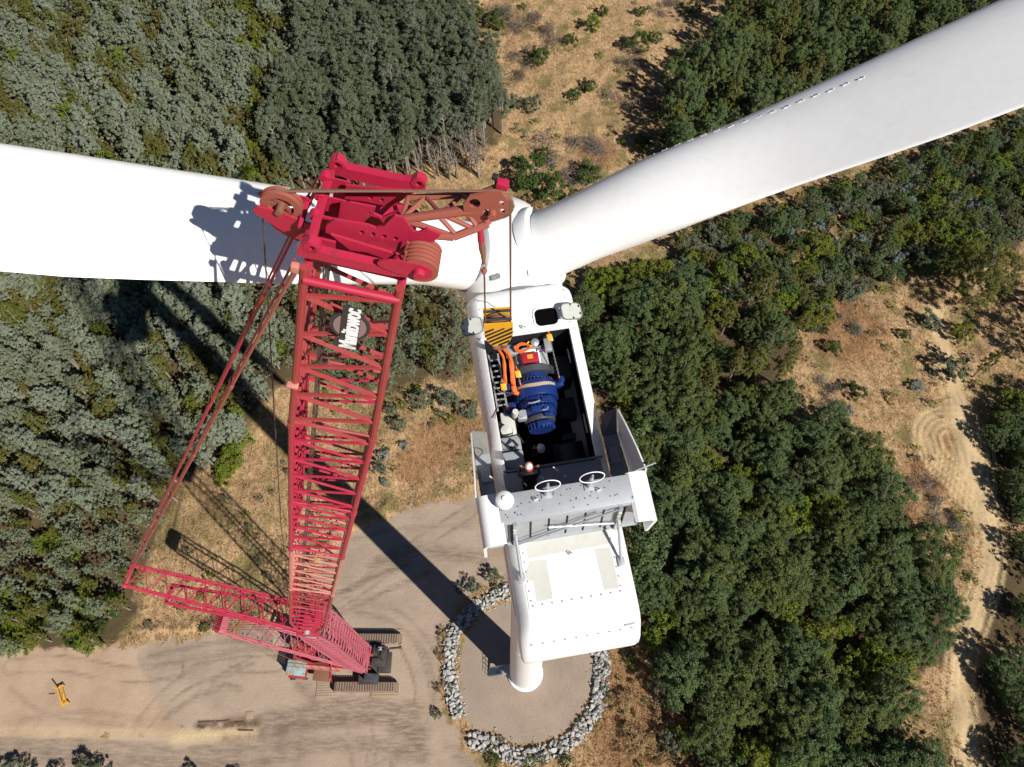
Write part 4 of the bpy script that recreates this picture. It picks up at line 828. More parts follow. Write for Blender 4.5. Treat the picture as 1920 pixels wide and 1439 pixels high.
# long inner diagonals seen through the lattice
for s in (14, 24, 33, 42, 50):
    mb = MB(); mb.tube(jcorner(s, 3), jcorner(s+5.5, 1), .042, n=6); mb.build('inner_diagonal', M['crim2'], jib)
mb = MB()                                                   # ropes running up the back of the jib
for l in (-.55, -.2, .2, .5): mb.tube(JL(-.9, l, 1.5), JL(-.75, l, 56.8), .022, n=5)
mb.build('jib_ropes', M['rope'], jib, 0.6, 'stuff')
mb = MB(); mb.box(JL(-1.3, -1.32, 54.1-3.2), (.34, .2, .12), JAX, .03); mb.build('rope_roller', M['salm'], jib)

# ---- sign on the jib side
sc_ = jpx(656, 613, -1.42); so = JL(*sc_)
mb = MB(); th = np.linspace(0, 2*math.pi, 48, endpoint=False); sx_, sy_ = .66, .50
mb.prism([so+ja*sx_*math.cos(a)+je*sy_*math.sin(a) for a in th], jl*.05); sign = mb.build('maker_sign', M['signdark'], jib, 0)
mb = MB(); mb.prism([so-jl*.006+ja*(sx_-.09)*math.cos(a)+je*(sy_-.09)*math.sin(a) for a in th], jl*.006); mb.build('sign_face', M['taupe'], sign, 0)
mb = MB(); mb.prism([so-jl*.03+ja*a+je*b for a, b in ((-1.08, .24), (1.0, .24), (1.0, -.22), (-.62, -.22), (-.62, -.34), (-1.08, -.34))], jl*.02); mb.build('name_plate', M['signdark'], sign, 0)
cu = bpy.data.curves.new('sign_text', 'FONT'); cu.body = 'Manitowoc'; cu.size = 0.58; cu.extrude = .012; cu.offset = 0.012; cu.space_character = 0.93
tmp = bpy.data.objects.new('sign_text_src', cu); COL.objects.link(tmp); bpy.context.view_layer.update()
tme = bpy.data.meshes.new_from_object(tmp.evaluated_get(bpy.context.evaluated_depsgraph_get())); bpy.data.objects.remove(tmp)
co = np.array([v_.co for v_ in tme.vertices]); w_ = co[:, 0].max()-co[:, 0].min(); x0 = co[:, 0].min()
txt = so-jl*.047+np.outer((co[:, 0]-x0)/w_*2.0-1.04, ja)-np.outer(co[:, 1]-.20+.0*co[:, 0], je)*1.05-np.outer(co[:, 2], jl)
mb = MB(); mb.add(txt, [tuple(p.vertices) for p in tme.polygons]); mb.build('sign_lettering', M['signwhite'], sign, 0)

# ---- jib head: side bars, scalloped webs with lightening holes, cross beam, sheave nest
def hp(pts, l, ox=540, oy=290, k=6.0): return [JL(*jpx(ox+x/k, oy+y/k, l)) for x, y in pts]
head = MB(); head.box(JL(-.05, 0, 56.95), (2.2, 1.7, .10), JAX, .02); head = head.build('jib_head', M['crim'], crane)
near = [(90, 1070), (140, 1010), (230, 985), (310, 1020), (370, 1110), (700, 1185), (1090, 1268), (1160, 1250), (1230, 1225), (1310, 1270), (1325, 1385), (1180, 1372), (760, 1290), (350, 1192), (200, 1165), (110, 1140)]
far = [(480, 100), (550, 45), (620, 90), (660, 165), (980, 235), (1290, 300), (1380, 300), (1450, 255), (1545, 300), (1545, 405), (1440, 415), (1060, 370), (700, 285), (480, 205)]
def circ(c, r_, l, n=12): return hp([(c[0]+r_*math.cos(a), c[1]+r_*.8*math.sin(a)) for a in np.linspace(0, 2*math.pi, n, endpoint=False)], l)
for pts, l, hs in ((near, -1.30, ((262, 1060), (1255, 1275))), (far, 1.12, ((550, 125), (1470, 335)))):
    mb = MB(); mb.plate(hp(pts, l), jl*.20, [circ(c, 36, l) for c in hs]); mb.build('side_bar', M['crim'], head, 0.4)
    for c in hs:
        mb = MB(); cc = JL(*jpx(540+c[0]/6, 290+c[1]/6, l)); mb.lathe([(.12, -.025), (.185, -.02), (.185, .215), (.12, .22)], cc, jl, 20, False); mb.build('pin_boss', M['crim'], head)
w1 = [(420, 900), (430, 800), (520, 735), (900, 800), (985, 832), (1070, 815), (1200, 690), (1300, 720), (1410, 870), (1470, 880), (1560, 838), (1720, 905), (1640, 985), (1345, 1020), (1280, 1140), (900, 1030), (500, 900)]
w2 = [(560, 760), (590, 560), (700, 545), (985, 600), (965, 670), (1060, 715), (1250, 632), (1180, 720), (1030, 800), (940, 830)]
w3 = [(640, 500), (650, 350), (930, 380), (1440, 415), (1290, 510), (1200, 575), (1110, 580), (860, 530)]
mb = MB(); mb.plate(hp(w1, -.80), jl*.06, [circ(c, 30, -.80) for c in ((830, 880), (955, 900), (1080, 925), (1210, 950))]); mb.build('web_plate', M['crim'], head, 0.4)
mb = MB(); mb.plate(hp(w2, -.15), jl*.06, [circ(c, 18, -.15, 8) for c in ((890, 750), (910, 660))]); mb.build('web_plate', M['crim'], head, 0.4)
mb = MB(); mb.plate(hp(w3, .50), jl*.06, [circ(c, 28, .5) for c in ((930, 490), (1055, 515))]); mb.build('web_plate', M['crim'], head, 0.4)
mb = MB(); mb.prism(hp([(480, 905), (1290, 1150), (1330, 1205), (1200, 1215), (880, 1100), (700, 1080)], -1.0), jl*.06); mb.build('lower_web', M['crim'], head, 0)
mb = MB(); a, b = JL(-.98, -1.15, 58.0), JL(-.98, 1.1, 57.75); mb.box((a+b)/2, (.20, np.linalg.norm(b-a), .22), [je, nrm(b-a), np.cross(je, nrm(b-a))], .02); mb.build('cross_beam', M['crim'], head)
for l in (-.95, -.35, .2, .75):
    mb = MB(); mb.box(JL(-.78, l, 57.75), (.62, .05, .5), JAX); mb.lathe([(.05, -.06), (.12, -.06), (.12, .11), (.05, .11)], JL(-1.06, l, 57.95), jl, 16); mb.build('lug', M['crim'], head)
mb = MB(); mb.box(JL(.05, -.5, 57.25), (1.9, .55, .06), JAX); mb.box(JL(-.05, .2, 57.3), (1.6, .6, .06), JAX); mb.box(JL(.1, .8, 57.3), (1.9, .5, .06), JAX); mb.split('deck_plate', M['crim'], head, 0)
for l, s in ((-1.2, 56.6), (1.1, 56.5)):
    mb = MB(); mb.tube(JL(-1.1, l, s), JL(1.15, l, s), .11, n=10); mb.build('head_tube', M['crim'], head)
for e in (-1.08, 1.12):
    mb = MB(); mb.tube(JL(e, -1.2, 56.7), JL(e, 1.2, 56.7), .11, n=10); mb.build('head_tube', M['crim'], head)
for k in range(6):                                          # sheave nest at the front of the head
    l = -1.28+.105*k; mb = MB(); mb.lathe([(.10, -.045), (.30, -.045), (.42, -.042), (.37, -.012), (.37, .012), (.42, .042), (.30, .045), (.10, .045)], JL(1.42, l, 58.15), jl, 32, False); mb.build('head_sheave', M['rustred'], head)
mb = MB(); mb.lathe([(.02, -.2), (.12, -.2), (.14, -.14), (.14, .85), (.02, .86)], JL(1.42, -1.28, 58.15), jl, 16); mb.build('sheave_pin', M['crim'], head)
for l in (-1.36, -.66):
    mb = MB(); th = np.linspace(0, 2*math.pi, 26, endpoint=False); mb.prism([JL(1.42+.30*math.cos(a)-(.9*max(0, -math.cos(a)))*.7, l, 58.15+.27*math.sin(a)) for a in th], jl*.05); mb.build('sheave_cheek', M['crim'], head, 0)
for dl in (.12, .38):
    mb = MB(); mb.tube(JL(1.05, -1.36+dl, 58.62), JL(1.0, -1.36+dl, 57.9), .03, n=6); mb.build('rope_keeper', M['rustred'], head)
# rooster sheave at the back
roo = MB(); roo.box(JL(-1.35, 0, 57.5), (.12, .9, .14), JAX, .02); roo = roo.build('rooster_frame', M['crim'], crane)
for l, pl in ((-.20, [(474, 393), (482, 388), (520, 398), (578, 420), (590, 432), (560, 440), (552, 448), (500, 415), (480, 402)]), (.24, [(482, 364), (492, 360), (530, 364), (575, 372), (585, 382), (560, 388), (520, 372), (495, 372)])):
    mb = MB(); mb.prism([JL(*jpx(u, v, l)) for u, v in pl], jl*.05); mb.build('rooster_plate', M['crim'], roo, 0)
mb = MB(); mb.prism([JL(*jpx(u, v, -.1)) for u, v in ((496, 410), (525, 418), (585, 440), (592, 470), (556, 452), (520, 434))], jl*.3); mb.build('rooster_bracket', M['crim'], roo, 0)
for l in (-.06, .06):
    mb = MB(); mb.lathe([(.30, -.05), (.40, -.05), (.47, -.045), (.42, -.012), (.42, .012), (.47, .045), (.40, .05), (.30, .05), (.30, -.05)], JL(-1.86, l, 57.62), jl, 36, False); mb.build('rooster_sheave', M['rustred'], roo)
for k in range(6):
    a = k*math.pi/3+.3; d_ = je*math.cos(a)+ja*math.sin(a); mb = MB(); mb.box(JL(-1.86, 0, 57.62)+d_*.20, (.28, .05, .10), [d_, jl, np.cross(d_, jl)]); mb.build('sheave_spoke', M['rustred'], roo, 0)
mb = MB(); mb.tube(JL(-1.86, -.3, 57.62), JL(-1.86, .3, 57.62), .09, n=10); mb.build('rooster_pin', M['rust'], roo)
# rust-red runner point in front
tip = MB(); tl = -.25
P = lambda u, v, l: JL(*jpx(u, v, l))
A0, A1 = P(752, 412, -.45), P(905, 378+12, -.32)
tip.path([A0, A0+(A1-A0)*.5, A1], [.10, .11, .13], 10); tip = tip.build('runner_point', M['rustred'], crane)
def tt(a, b, r_): mb = MB(); mb.tube(a, b, r_, n=8); mb.build('runner_brace', M['rustred'], tip)
C0, C1 = P(765, 371, .25), P(900, 365, .25); D0, D1 = P(850, 445, -.70), P(915, 420, -.45)
tt(C0, C1, .075); tt(D0, D1, .09); tt(A0, C0, .06)
for f0, f1 in ((0, .25), (.5, .25), (.5, .75), (1., .75)): tt(A0+(A1-A0)*f0, C0+(C1-C0)*f1, .055)
for f0, f1 in ((.05, 0.05), (.45, .1), (.5, .6), (.8, .7)): tt(A0+(A1-A0)*f0, D0+(D1-D0)*f1, .055)
tt(D0, A0, .06); tt(D0, P(790, 440, -.7), .09); tt(A1, D1, .08)
for l in (-.45, -.08):
    pl = [(868, 385), (880, 368), (910, 362), (940, 362), (953, 378), (952, 400), (938, 412), (912, 420), (890, 418), (872, 408)]
    mb = MB(); mb.plate([JL(*jpx(u, v, l)) for u, v in pl], jl*.05, [[JL(*jpx(u+r_*math.cos(a), v+r_*.8*math.sin(a), l)) for a in np.linspace(0, 2*math.pi, 10, endpoint=False)] for u, v, r_ in ((912, 399, 8), (890, 382, 11), (940, 381, 5), (942, 396, 5))]); mb.build('runner_cheek', M['rustred'], tip, 0)
TSC = JL(*jpx(925, 384, -.25))
mb = MB(); mb.lathe([(.30, -.05), (.34, -.05), (.44, -.045), (.39, -.012), (.39, .012), (.44, .045), (.34, .05), (.30, .05), (.30, -.05)], TSC, jl, 36, False); mb.build('runner_sheave', M['rust'], tip)
mb = MB(); mb.tube(TSC-jl*.35, TSC+jl*.35, .08, n=10); mb.build('runner_pin', M['rustred'], tip)
mb = MB(); a = P(903, 362, -.1); b = P(937, 348, -.1); mb.tube(a, b, .07, n=8); mb.tube(P(925, 380, -.1), b, .06, n=8); mb.build('anti_two_block_arm', M['rustred'], tip)
mb = MB(); mb.box(P(942, 346, -.1), (.26, .2, .16), JAX, .02); mb.build('limit_switch_box', M['crim'], tip)
mb = MB(); q = P(928, 332, -.1); mb.tube(q, P(930, 345, -.1), .03, n=6); mb.box(q, (.12, .12, .10), JAX, .02); mb.build('wind_sensor', M['black'], tip)
# hoist rope: rooster -> runner sheave -> block -> dead end
mb = MB(); top0 = JL(-1.80, 0, 58.08); top1 = TSC+ja*.42-je*.1
mb.path([JL(-2.30, 0, 57.5), JL(-2.2, 0, 57.85), JL(-1.98, 0, 58.07), top0, top1, TSC+ja*.34+je*.26, TSC+ja*.1+je*.42, TSC+je*.40-ja*.1], .032, 6)
r_end = TSC+je*.40-ja*.1; mb.tube(r_end, BL(.40, -.0, .15), .030, n=6); mb.build('hoist_rope', M['rope2'], crane)
mb = MB(); mb.tube(JL(-1.7, .12, 58.05), JL(2.3, .05, 59.55), .022, n=6); mb.build('rope_guard_bar', M['rope'], tip)
mb = MB(); mb.path([JL(-2.30, 0, 57.5), JL(-2.15, 0, 30), JL(-1.6, 0, 3), A3(-20.8, 14.2, 3.4)], .022, 6); mb.build('hoist_rope', M['rope'], crane)
dl_ = thing('dead_end_link', 'rusty rope socket and ball hanging from the crane tip above the hub', 'rope socket', atd(908, 508, 18.9))
d0 = atd(900, 428, 17.6); d1 = atd(902, 452, 18.0); d2 = atd(906, 480, 18.4); d3 = atd(908, 508, 18.9)
mb = MB(); mb.tube(d0, d1, .07, .085, 10); mb.build('swivel', M['crim'], dl_)
mb = MB(); mb.path([d1, (d1+d2)/2, d2, d2*.5+d3*.5], [.07, .085, .06, .045], 8); mb.build('wedge_socket', M['rust'], dl_)
mb = MB(); mb.path([d2+bx_*.03, d2*.4+d3*.6+bx_*.05, d3+bx_*.02], .018, 6); mb.build('clamp', M['galv'], dl_)
mb = MB(); mb.lathe([(.02, -.085), (.06, -.07), (.085, 0), (.06, .07), (.02, .085)], d3, d3-d2, 14); mb.build('weight_ball', M['rustred'], dl_)
mb = MB(); mb.tube(d3, BL(-.40, 0, .15), .026, n=6); mb.build('rope_part', M['rope2'], dl_)

# ---- main boom
BF0 = A3(-19.45, 14.0, 2.3); BT = A3(-18.10, 13.05, 37.6); ba = nrm(BT-BF0); BLen = np.linalg.norm(BT-BF0)
bl_ = jl-ba*(jl@ba); bl_ /= np.linalg.norm(bl_); be = np.cross(bl_, ba)
def bcorner(s, i):
    he = np.interp(s, [0, 6, BLen-4, BLen], [.30, 1.25, 1.25, .8]); hl = np.interp(s, [0, 6, BLen], [1.2, 1.35, 1.3])
    return BF0+be*(-he, he, he, -he)[i]+bl_*(-hl, -hl, hl, hl)[i]+ba*s
boom = MB(); boom.box(BF0+ba*.2, (.7, 2.7, .5), [be, bl_, ba], .05); boom = boom.build('main_boom', M['pink'], crane)
nb_ = list(np.arange(.6, BLen-.2, .78)); bm_ = lambda s: M['pink']
lattice(boom, 'lacing', bcorner, 0.0, BLen, nb_, .125, .05, (bm_, (12, 24)), single=False)
mb = MB(); mb.box(BT+ba*.1, (1.9, 2.9, .55), [be, bl_, ba], .08); mb.box(BT+ba*.6-be*.3, (.5, 2.4, .6), [be, bl_, ba], .06); mb.build('boom_top', M['crim2'], boom)
for l in (-1.2, 1.2):
    mb = MB(); mb.lathe([(.1, -.15), (.28, -.15), (.28, .15), (.1, .15)], JF+jl*l, jl, 16); mb.build('jib_hinge_pin', M['galv'], boom)
mb = MB(); mb.box(BT+ba*-.3-bl_*1.45+be*.3, (.9, .1, .35), [be, bl_, ba], .02); mb.build('boom_top_walkway', M['galv'], boom)
# ---- jib strut reaching back
ST = A3(-32.0, 15.65, 43.8); SB = BT+ba*.5-be*.3
sa = nrm(ST-SB); SL = np.linalg.norm(ST-SB); sl = jl-sa*(jl@sa); sl /= np.linalg.norm(sl); se = np.cross(sl, sa)
def scorner(s, i):
    he = np.interp(s, [0, 1.5, SL-1.5, SL], [.25, .55, .55, .3]); hl = np.interp(s, [0, SL], [1.15, .85]); return SB+se*(-he, he, he, -he)[i]+sl*(-hl, -hl, hl, hl)[i]+sa*s
strut = MB(); strut.box(ST, (.5, 2.1, .35), [se, sl, sa], .05); strut = strut.build('jib_strut', M['crim2'], crane)
lattice(strut, 'lacing', scorner, 0, SL, list(np.linspace(.2, SL-.2, 19)), .085, .038, (lambda s: M['crim2'], ()), single=False)
mb = MB()
for k in range(3): mb.lathe([(.06, -.04), (.30, -.04), (.30, .04), (.06, .04)], ST-sa*.8+sl*(-.3+.3*k), sl, 20)
mb.split('strut_sheave', M['rust'], strut)
# lower strut
ST2 = A3(-30.2, 15.0, 39.6); SB2 = BT+ba*.2-be*.7; sa2 = nrm(ST2-SB2); SL2 = np.linalg.norm(ST2-SB2)
def s2corner(s, i): he, hl = .35, np.interp(s, [0, SL2], [1.0, .8]); return SB2+se*(-he, he, he, -he)[i]+sl*(-hl, -hl, hl, hl)[i]+sa2*s
st2 = MB(); st2.box(ST2, (.4, 1.8, .3), [se, sl, sa2], .05); st2 = st2.build('rear_strut', M['crim2'], crane)
lattice(st2, 'lacing', s2corner, 0, SL2, list(np.linspace(.2, SL2-.2, 15)), .08, .035, (lambda s: M['crim2'], ()), single=False)
# pendants
for l, u in ((-1.32, -.8), (1.15, .8)):
    for off, rr_ in ((0, .05), (.24, .034)):
        a = JL(-1.22-off*.3, l+off, 57.3); b = ST+sl*(u+off)+sa*.1; mb = MB(); N = 7
        for k in range(N):
            p, q = a+(b-a)*k/N, a+(b-a)*(k+1)/N; d = nrm(q-p); mb.tube(p+d*.15, q-d*.15, rr_, n=6); mb.box(q, (.12, .12, .36), [nrm(np.cross(d, jl)), jl, d], .03)
        mb.build('pendant', M['rustred'] if off == 0 and l < 0 else M['crim2'], crane)
for l in (-.8, .8):
    mb = MB(); mb.tube(ST+sl*l, ST2+sl*l*.9, .04, n=6); mb.tube(ST2+sl*l*.9, A3(-27.5, 14.6+l, 3.2), .03, n=6); mb.split('backstay', M['rustred'], crane)
mb = MB(); mb.box(JL(-1.25, -1.42, 57.35), (.18, .16, .26), JAX, .03); mb.build('pendant_clevis', M['salm'], head)
# ---- live mast
MF = A3(-20.6, 14.25, 2.9); MT = A3(-32.3, 16.1, 19.6); ma = nrm(MT-MF); ML_ = np.linalg.norm(MT-MF); ml = jl-ma*(jl@ma); ml /= np.linalg.norm(ml); mE = np.cross(ml, ma)
def mcorner(s, i):
    he = np.interp(s, [0, 2, ML_-2, ML_], [.2, .6, .6, .4]); hl = 1.02; return MF+mE*(-he, he, he, -he)[i]+ml*(-hl, -hl, hl, hl)[i]+ma*s
mast = MB(); mast.box(MT+ma*.2, (.9, 2.3, .9), [mE, ml, ma], .1); mast = mast.build('live_mast', M['pink'], crane)
lattice(mast, 'lacing', mcorner, 0, ML_, list(np.linspace(.3, ML_-.3, 20)), .11, .05, (lambda s: M['pink'], ()), single=False)
mb = MB()
for k in range(10): mb.lathe([(.08, -.03), (.5, -.03), (.5, .03), (.08, .03)], MT+ma*.75+ml*(-.95+.21*k), ml, 20)
mb.split('mast_sheave', M['crim2'], mast)
mb = MB()
for k in range(10): mb.tube(MT+ma*.9+ml*(-.95+.21*k), A3(-29.6, 14.6+.14*(k-5), 3.6), .02, n=4)
mb.build('boom_hoist_ropes', M['rope'], crane, 0.6, 'stuff')
mb = MB()
for k in range(8): mb.tube(MT+ma*.6+ml*(-.8+.22*k), BT+ba*.2+bl_*(-.9+.25*k), .02, n=4)
mb.build('boom_pendants', M['rustred'], crane, 0.6, 'stuff')
# ---- crawlers
CX = A3(math.cos(R(-1)), math.sin(R(-1)), 0); CY = A3(-CX[1], CX[0], 0); CAX = np.array([CX, CY, (0, 0, 1.)]); CC = A3(-19.4, 14.25, 0)
def CL(*p): return CC+np.asarray(p, float)@CAX
sh = MB(); sh.box((0, 0, .03), (.235, 1.15, .06)); sh.box((0, 0, .075), (.06, 1.1, .05)); sh_me = None
for sy in (-1, 1):
    yc = sy*3.02; mb = MB(); L_ = []
    for a in np.linspace(-90, 90, 9): L_.append((3.55+.55*math.cos(R(a)), .68+.55*math.sin(R(a))))
    for a in np.linspace(90, 270, 9): L_.append((-3.55+.55*math.cos(R(a)), .68+.55*math.sin(R(a))))
    mb.prism([CL(x, yc-.42, z) for x, z in L_], CY*.84); cr = mb.build('crawler', M['grease'], crane, 0)
    per = []
    for x in np.arange(-3.55, 3.56, .33): per.append((x, 1.25, 0))
    for a in np.arange(75, -90, -25): per.append((3.55+.6*math.cos(R(a)), .66+.6*math.sin(R(a)), a-90))
    for x in np.arange(3.4, -3.56, -.26): per.append((x, .03, 180))
    for a in np.arange(-105, -270, -25): per.append((-3.55+.6*math.cos(R(a)), .66+.6*math.sin(R(a)), a-90))
    for x, z, a in per:
        ex_ = CX*math.cos(R(a))+A3(0, 0, 1)*math.sin(R(a)); ez_ = -CX*math.sin(R(a))+A3(0, 0, 1)*math.cos(R(a))
        if sh_me is None:
            o_ = sh.build('track_shoe', M['shoe']); sh_me = o_.data; bpy.data.objects.remove(o_)
        o_ = bpy.data.objects.new('track_shoe', sh_me); COL.objects.link(o_); o_.parent = cr
        p = CL(x, yc, z)-parent_loc(cr); o_.matrix_local = Matrix([[ex_[0], CY[0], ez_[0], p[0]], [ex_[1], CY[1], ez_[1], p[1]], [ex_[2], CY[2], ez_[2], p[2]], [0, 0, 0, 1]])
    for k in range(7):
        mb = MB(); mb.lathe([(.1, -.46), (.3, -.46), (.3, .46), (.1, .46)], CL(-3+k, yc, .42), CY, 16); mb.build('roller', M['grease'], cr)
mb = MB(); mb.box(CL(.3, 0, 1.0), (2.6, 5.6, .7), CAX, .1); mb.box(CL(2.3, 0, 1.1), (1.6, 2.6, .9), CAX, .1); mb.build('carbody', M['grease'], crane)
mb = MB(); mb.lathe([(1.2, 1.3), (1.5, 1.35), (1.5, 1.75), (1.2, 1.8)], CL(-.3, 0, 0), (0, 0, 1), 32); mb.build('slew_ring', M['grease'], crane)
mb = MB(); mb.tube(CL(2.7, 1.7, 1.4), CL(4.3, 1.85, 1.5), .14, n=10); mb.tube(CL(4.1, 1.85, 1.5), CL(4.35, 1.85, 1.5), .22, n=10); mb.build('jack_cylinder', M['grease'], crane)
# ---- upper works
UX = A3(math.cos(R(-6)), math.sin(R(-6)), 0); UY = A3(-UX[1], UX[0], 0); UAX = np.array([UX, UY, (0, 0, 1.)]); UC = A3(-20.2, 14.25, 0)
def UL(*p): return UC+np.asarray(p, float)@UAX
mb = MB(); mb.box(UL(-3.4, -.9, 2.05), (10.0, .35, .7), UAX, .04); mb.box(UL(-3.4, .9, 2.05), (10.0, .35, .7), UAX, .04); mb.box(UL(-3.4, 0, 1.9), (9.4, 1.6, .2), UAX); mb.build('revolving_bed', M['red'], crane)
for k, x in enumerate((-1.2, -3.0, -4.8)):
    mb = MB(); mb.lathe([(.65, -.72), (.65, -.66), (.42, -.65), (.42, .65), (.65, .66), (.65, .72)], UL(x, 0, 2.75), UY, 24); mb.build('winch_drum', (M['rope'], M['rust'], M['grease'])[k], crane)
mb = MB(); mb.box(UL(-6.8, 1.9, 2.7), (2.6, 1.7, 1.5), UAX, .06); mb.build('engine_housing', M['red'], crane)
mb = MB(); mb.box(UL(-8.3, 1.5, 2.4), (1.5, 2.4, 1.5), UAX, .06); mb.build('counterweight_tray', M['red'], crane)
for k in range(4):
    mb = MB(); mb.box(UL(-8.3, 1.6, 3.3+.36*k), (1.35, 2.1-.1*k, .32), UAX, .04); mb.build('counterweight_slab', M['rust'] if k % 2 else M['crim2'], crane)
q0, q1 = atz(537, 1238, 2.6), atz(575, 1268, 2.6); qc = (q0+q1)/2
mb = MB(); mb.box((qc[0], qc[1]+.1, 2.05), (2.55, 1.85, 1.1), UAX, .05); mb.box((qc[0]-.1, qc[1]-.9, 1.5), (2.2, .5, .5), UAX, .05); pu = mb.build('power_unit', M['red'], crane)
mb = MB(); mb.box((qc[0], qc[1], 2.62), (2.5, 1.85, .06), UAX, .01); mb.build('power_unit_roof', M['lightblue'], pu)
mb = MB()
for dx in (-1.1, 1.1):
    for dy in (-.8, .8): mb.box((qc[0]+dx, qc[1]+dy, 2.68), (.22, .16, .08), UAX, .01)
mb.split('corner_fitting', M['galv'], pu)
for dx in (-.7, .9):
    mb = MB(); mb.lathe([(.1, -.1), (.34, -.1), (.38, 0), (.34, .1), (.1, .1)], (qc[0]+dx, qc[1]-1.15, 1.2), (0, 1, 0), 18); mb.build('hose_reel', M['black'], pu)
q0, q1 = atz(587, 1250, 2.2), atz(618, 1276, 2.2); qc = (q0+q1)/2
mb = MB(); mb.box((qc[0], qc[1], 1.75), (2.05, 1.75, .8), UAX, .05); cab = mb.build('rear_deck_box', M['rust'], crane)
mb = MB(); mb.tube((qc[0]+1.2, qc[1]-.9, 1.6), (qc[0]+1.35, qc[1]+1.3, 3.2), .09, n=8); mb.tube((qc[0]+1.2, qc[1]-.9, 1.6), (qc[0]+1.2, qc[1]-.9, .9), .07, n=8); mb.build('deck_post', M['crim2'], cab)
mb = MB(); mb.box(UL(1.9, -1.9, 2.35), (1.7, 1.0, 1.7), UAX, .12); ocab = mb.build('operator_cab', M['dark2'], crane)
mb = MB(); mb.box(UL(1.95, -1.9, 3.22), (1.2, .7, .03), UAX); mb.build('cab_roof_window', M['glass'], ocab)
mb = MB(); mb.box(UL(2.3, .9, 1.9), (1.9, 2.6, .5), UAX, .1); mb.box(UL(2.0, .2, 2.3), (.9, .7, .4), UAX, .06); mb.box(UL(2.8, 1.2, 2.25), (.5, 1.1, .35), UAX, .05); mb.tube(UL(1.6, 1.9, 2.3), UL(3.0, .2, 2.4), .09, n=8); mb.lathe([(.2, 0), (.26, .05), (.26, .4), (.1, .5)], UL(2.2, 1.7, 2.1), (0, 0, 1), 16); mb.build('front_machinery_deck', M['grease'], crane)
mb = MB(); mb.box(UL(2.35, 1.75, 2.5), (.5, .45, .1), UAX, .02); mb.build('hatch_lid', M['galv'], crane)
mb = MB(); mb.box(UL(-5.6, -1.35, 2.5), (7.0, .5, .06), UAX); mb.build('side_walkway', M['salm'], crane, 0)
for y in (-1.58,):
    mb = MB(); mb.path([UL(-9, y, 3.4), UL(-2.2, y, 3.4)], .03, 6)
    for x in np.arange(-9, -2, 1.1): mb.tube(UL(x, y, 2.5), UL(x, y, 3.4), .025, n=5)
    mb.build('walkway_rail', M['red'], crane)
mb = MB(); mb.prism([UL(-6.5, -1.0, 2.4), UL(-5.9, -1.0, 2.4), UL(-7.0, -1.0, 7.2), UL(-7.3, -1.0, 7.2)], UY*.2); mb.prism([UL(-6.5, .8, 2.4), UL(-5.9, .8, 2.4), UL(-7.0, .8, 7.2), UL(-7.3, .8, 7.2)], UY*.2); mb.box(UL(-7.15, 0, 7.2), (.3, 2.1, .3), UAX); mb.build('gantry', M['red'], crane)
# timber mats under and beside the tracks
for k, (u, v, w, h, lab) in enumerate(((612, 1290, 2.6, 2.4, 'pale timber crane mat left of the near crawler track'), (722, 1296, 3.6, 1.5, 'timber mat under the right end of the near crawler track'), (742, 1194, 2.0, 1.9, 'timber mat under the far crawler track'))):
    p = atz(u, v, .06); tm = thing('timber_mat', lab, 'timber mat', (p[0], p[1], 0), 'timber crane mats'); n = max(4, int(h/.3))
    for j in range(n):
        mb = MB(); mb.box((p[0], p[1]-h/2+(j+.5)*h/n, .05), (w, h/n-.03, .1), None, .012); mb.build('plank', M['timber'], tm)
# ================================================================== LOOSE THINGS ON THE GROUND
# yellow steel spreader
yo = atz(117, 1305, .4); yd = nrm(atz(122, 1326, .4)-atz(112, 1290, .4)); yl = A3(-yd[1], yd[0], 0); ya_ = np.array([yd, yl, (0, 0, 1.)])
ys = thing('spreader_frame', 'yellow steel spreader frame standing alone on the bare dirt at far left', 'spreader frame', (yo[0], yo[1], 0))
for sy in (-.22, .25):
    mb = MB(); mb.box(A3(yo[0], yo[1], .62 if sy < 0 else .5)+yl*sy, (2.4, .14, .18), ya_, .02); mb.build('beam', M['yellow'], ys)
mb = MB(); mb.tube(A3(yo[0], yo[1], .6)-yd*.2+yl*.22, A3(yo[0], yo[1], .55)+yd*1.1-yl*.15, .06, n=8); mb.build('diagonal', M['yellow'], ys)
for sx in (-1.3, 1.3):
    mb = MB(); mb.box(A3(yo[0], yo[1], .55)+yd*sx*.92+yl*.12, (.16, .85, .14), ya_, .02); cb = mb.build('cross_beam', M['yellow'], ys)
    for sy in (-.22, .46):
        mb = MB(); mb.box(A3(yo[0], yo[1], .26)+yd*sx*.92+yl*sy, (.12, .12, .5), ya_, .01); mb.build('foot', M['yellow'], cb)
mb = MB(); mb.box(A3(yo[0], yo[1], 1.0)-yd*1.25-yl*.3, (.12, .14, 1.1), ya_, .01); mb.build('post', M['yellow'], ys)
mb = MB(); a = atz(92, 1302, .1); b = atz(103, 1301, .1); mb.tube(a, b, .05, n=6); tag(mb.build('steel_bar', M['rust'], None), 'short dark bar lying left of the yellow spreader', 'bar')
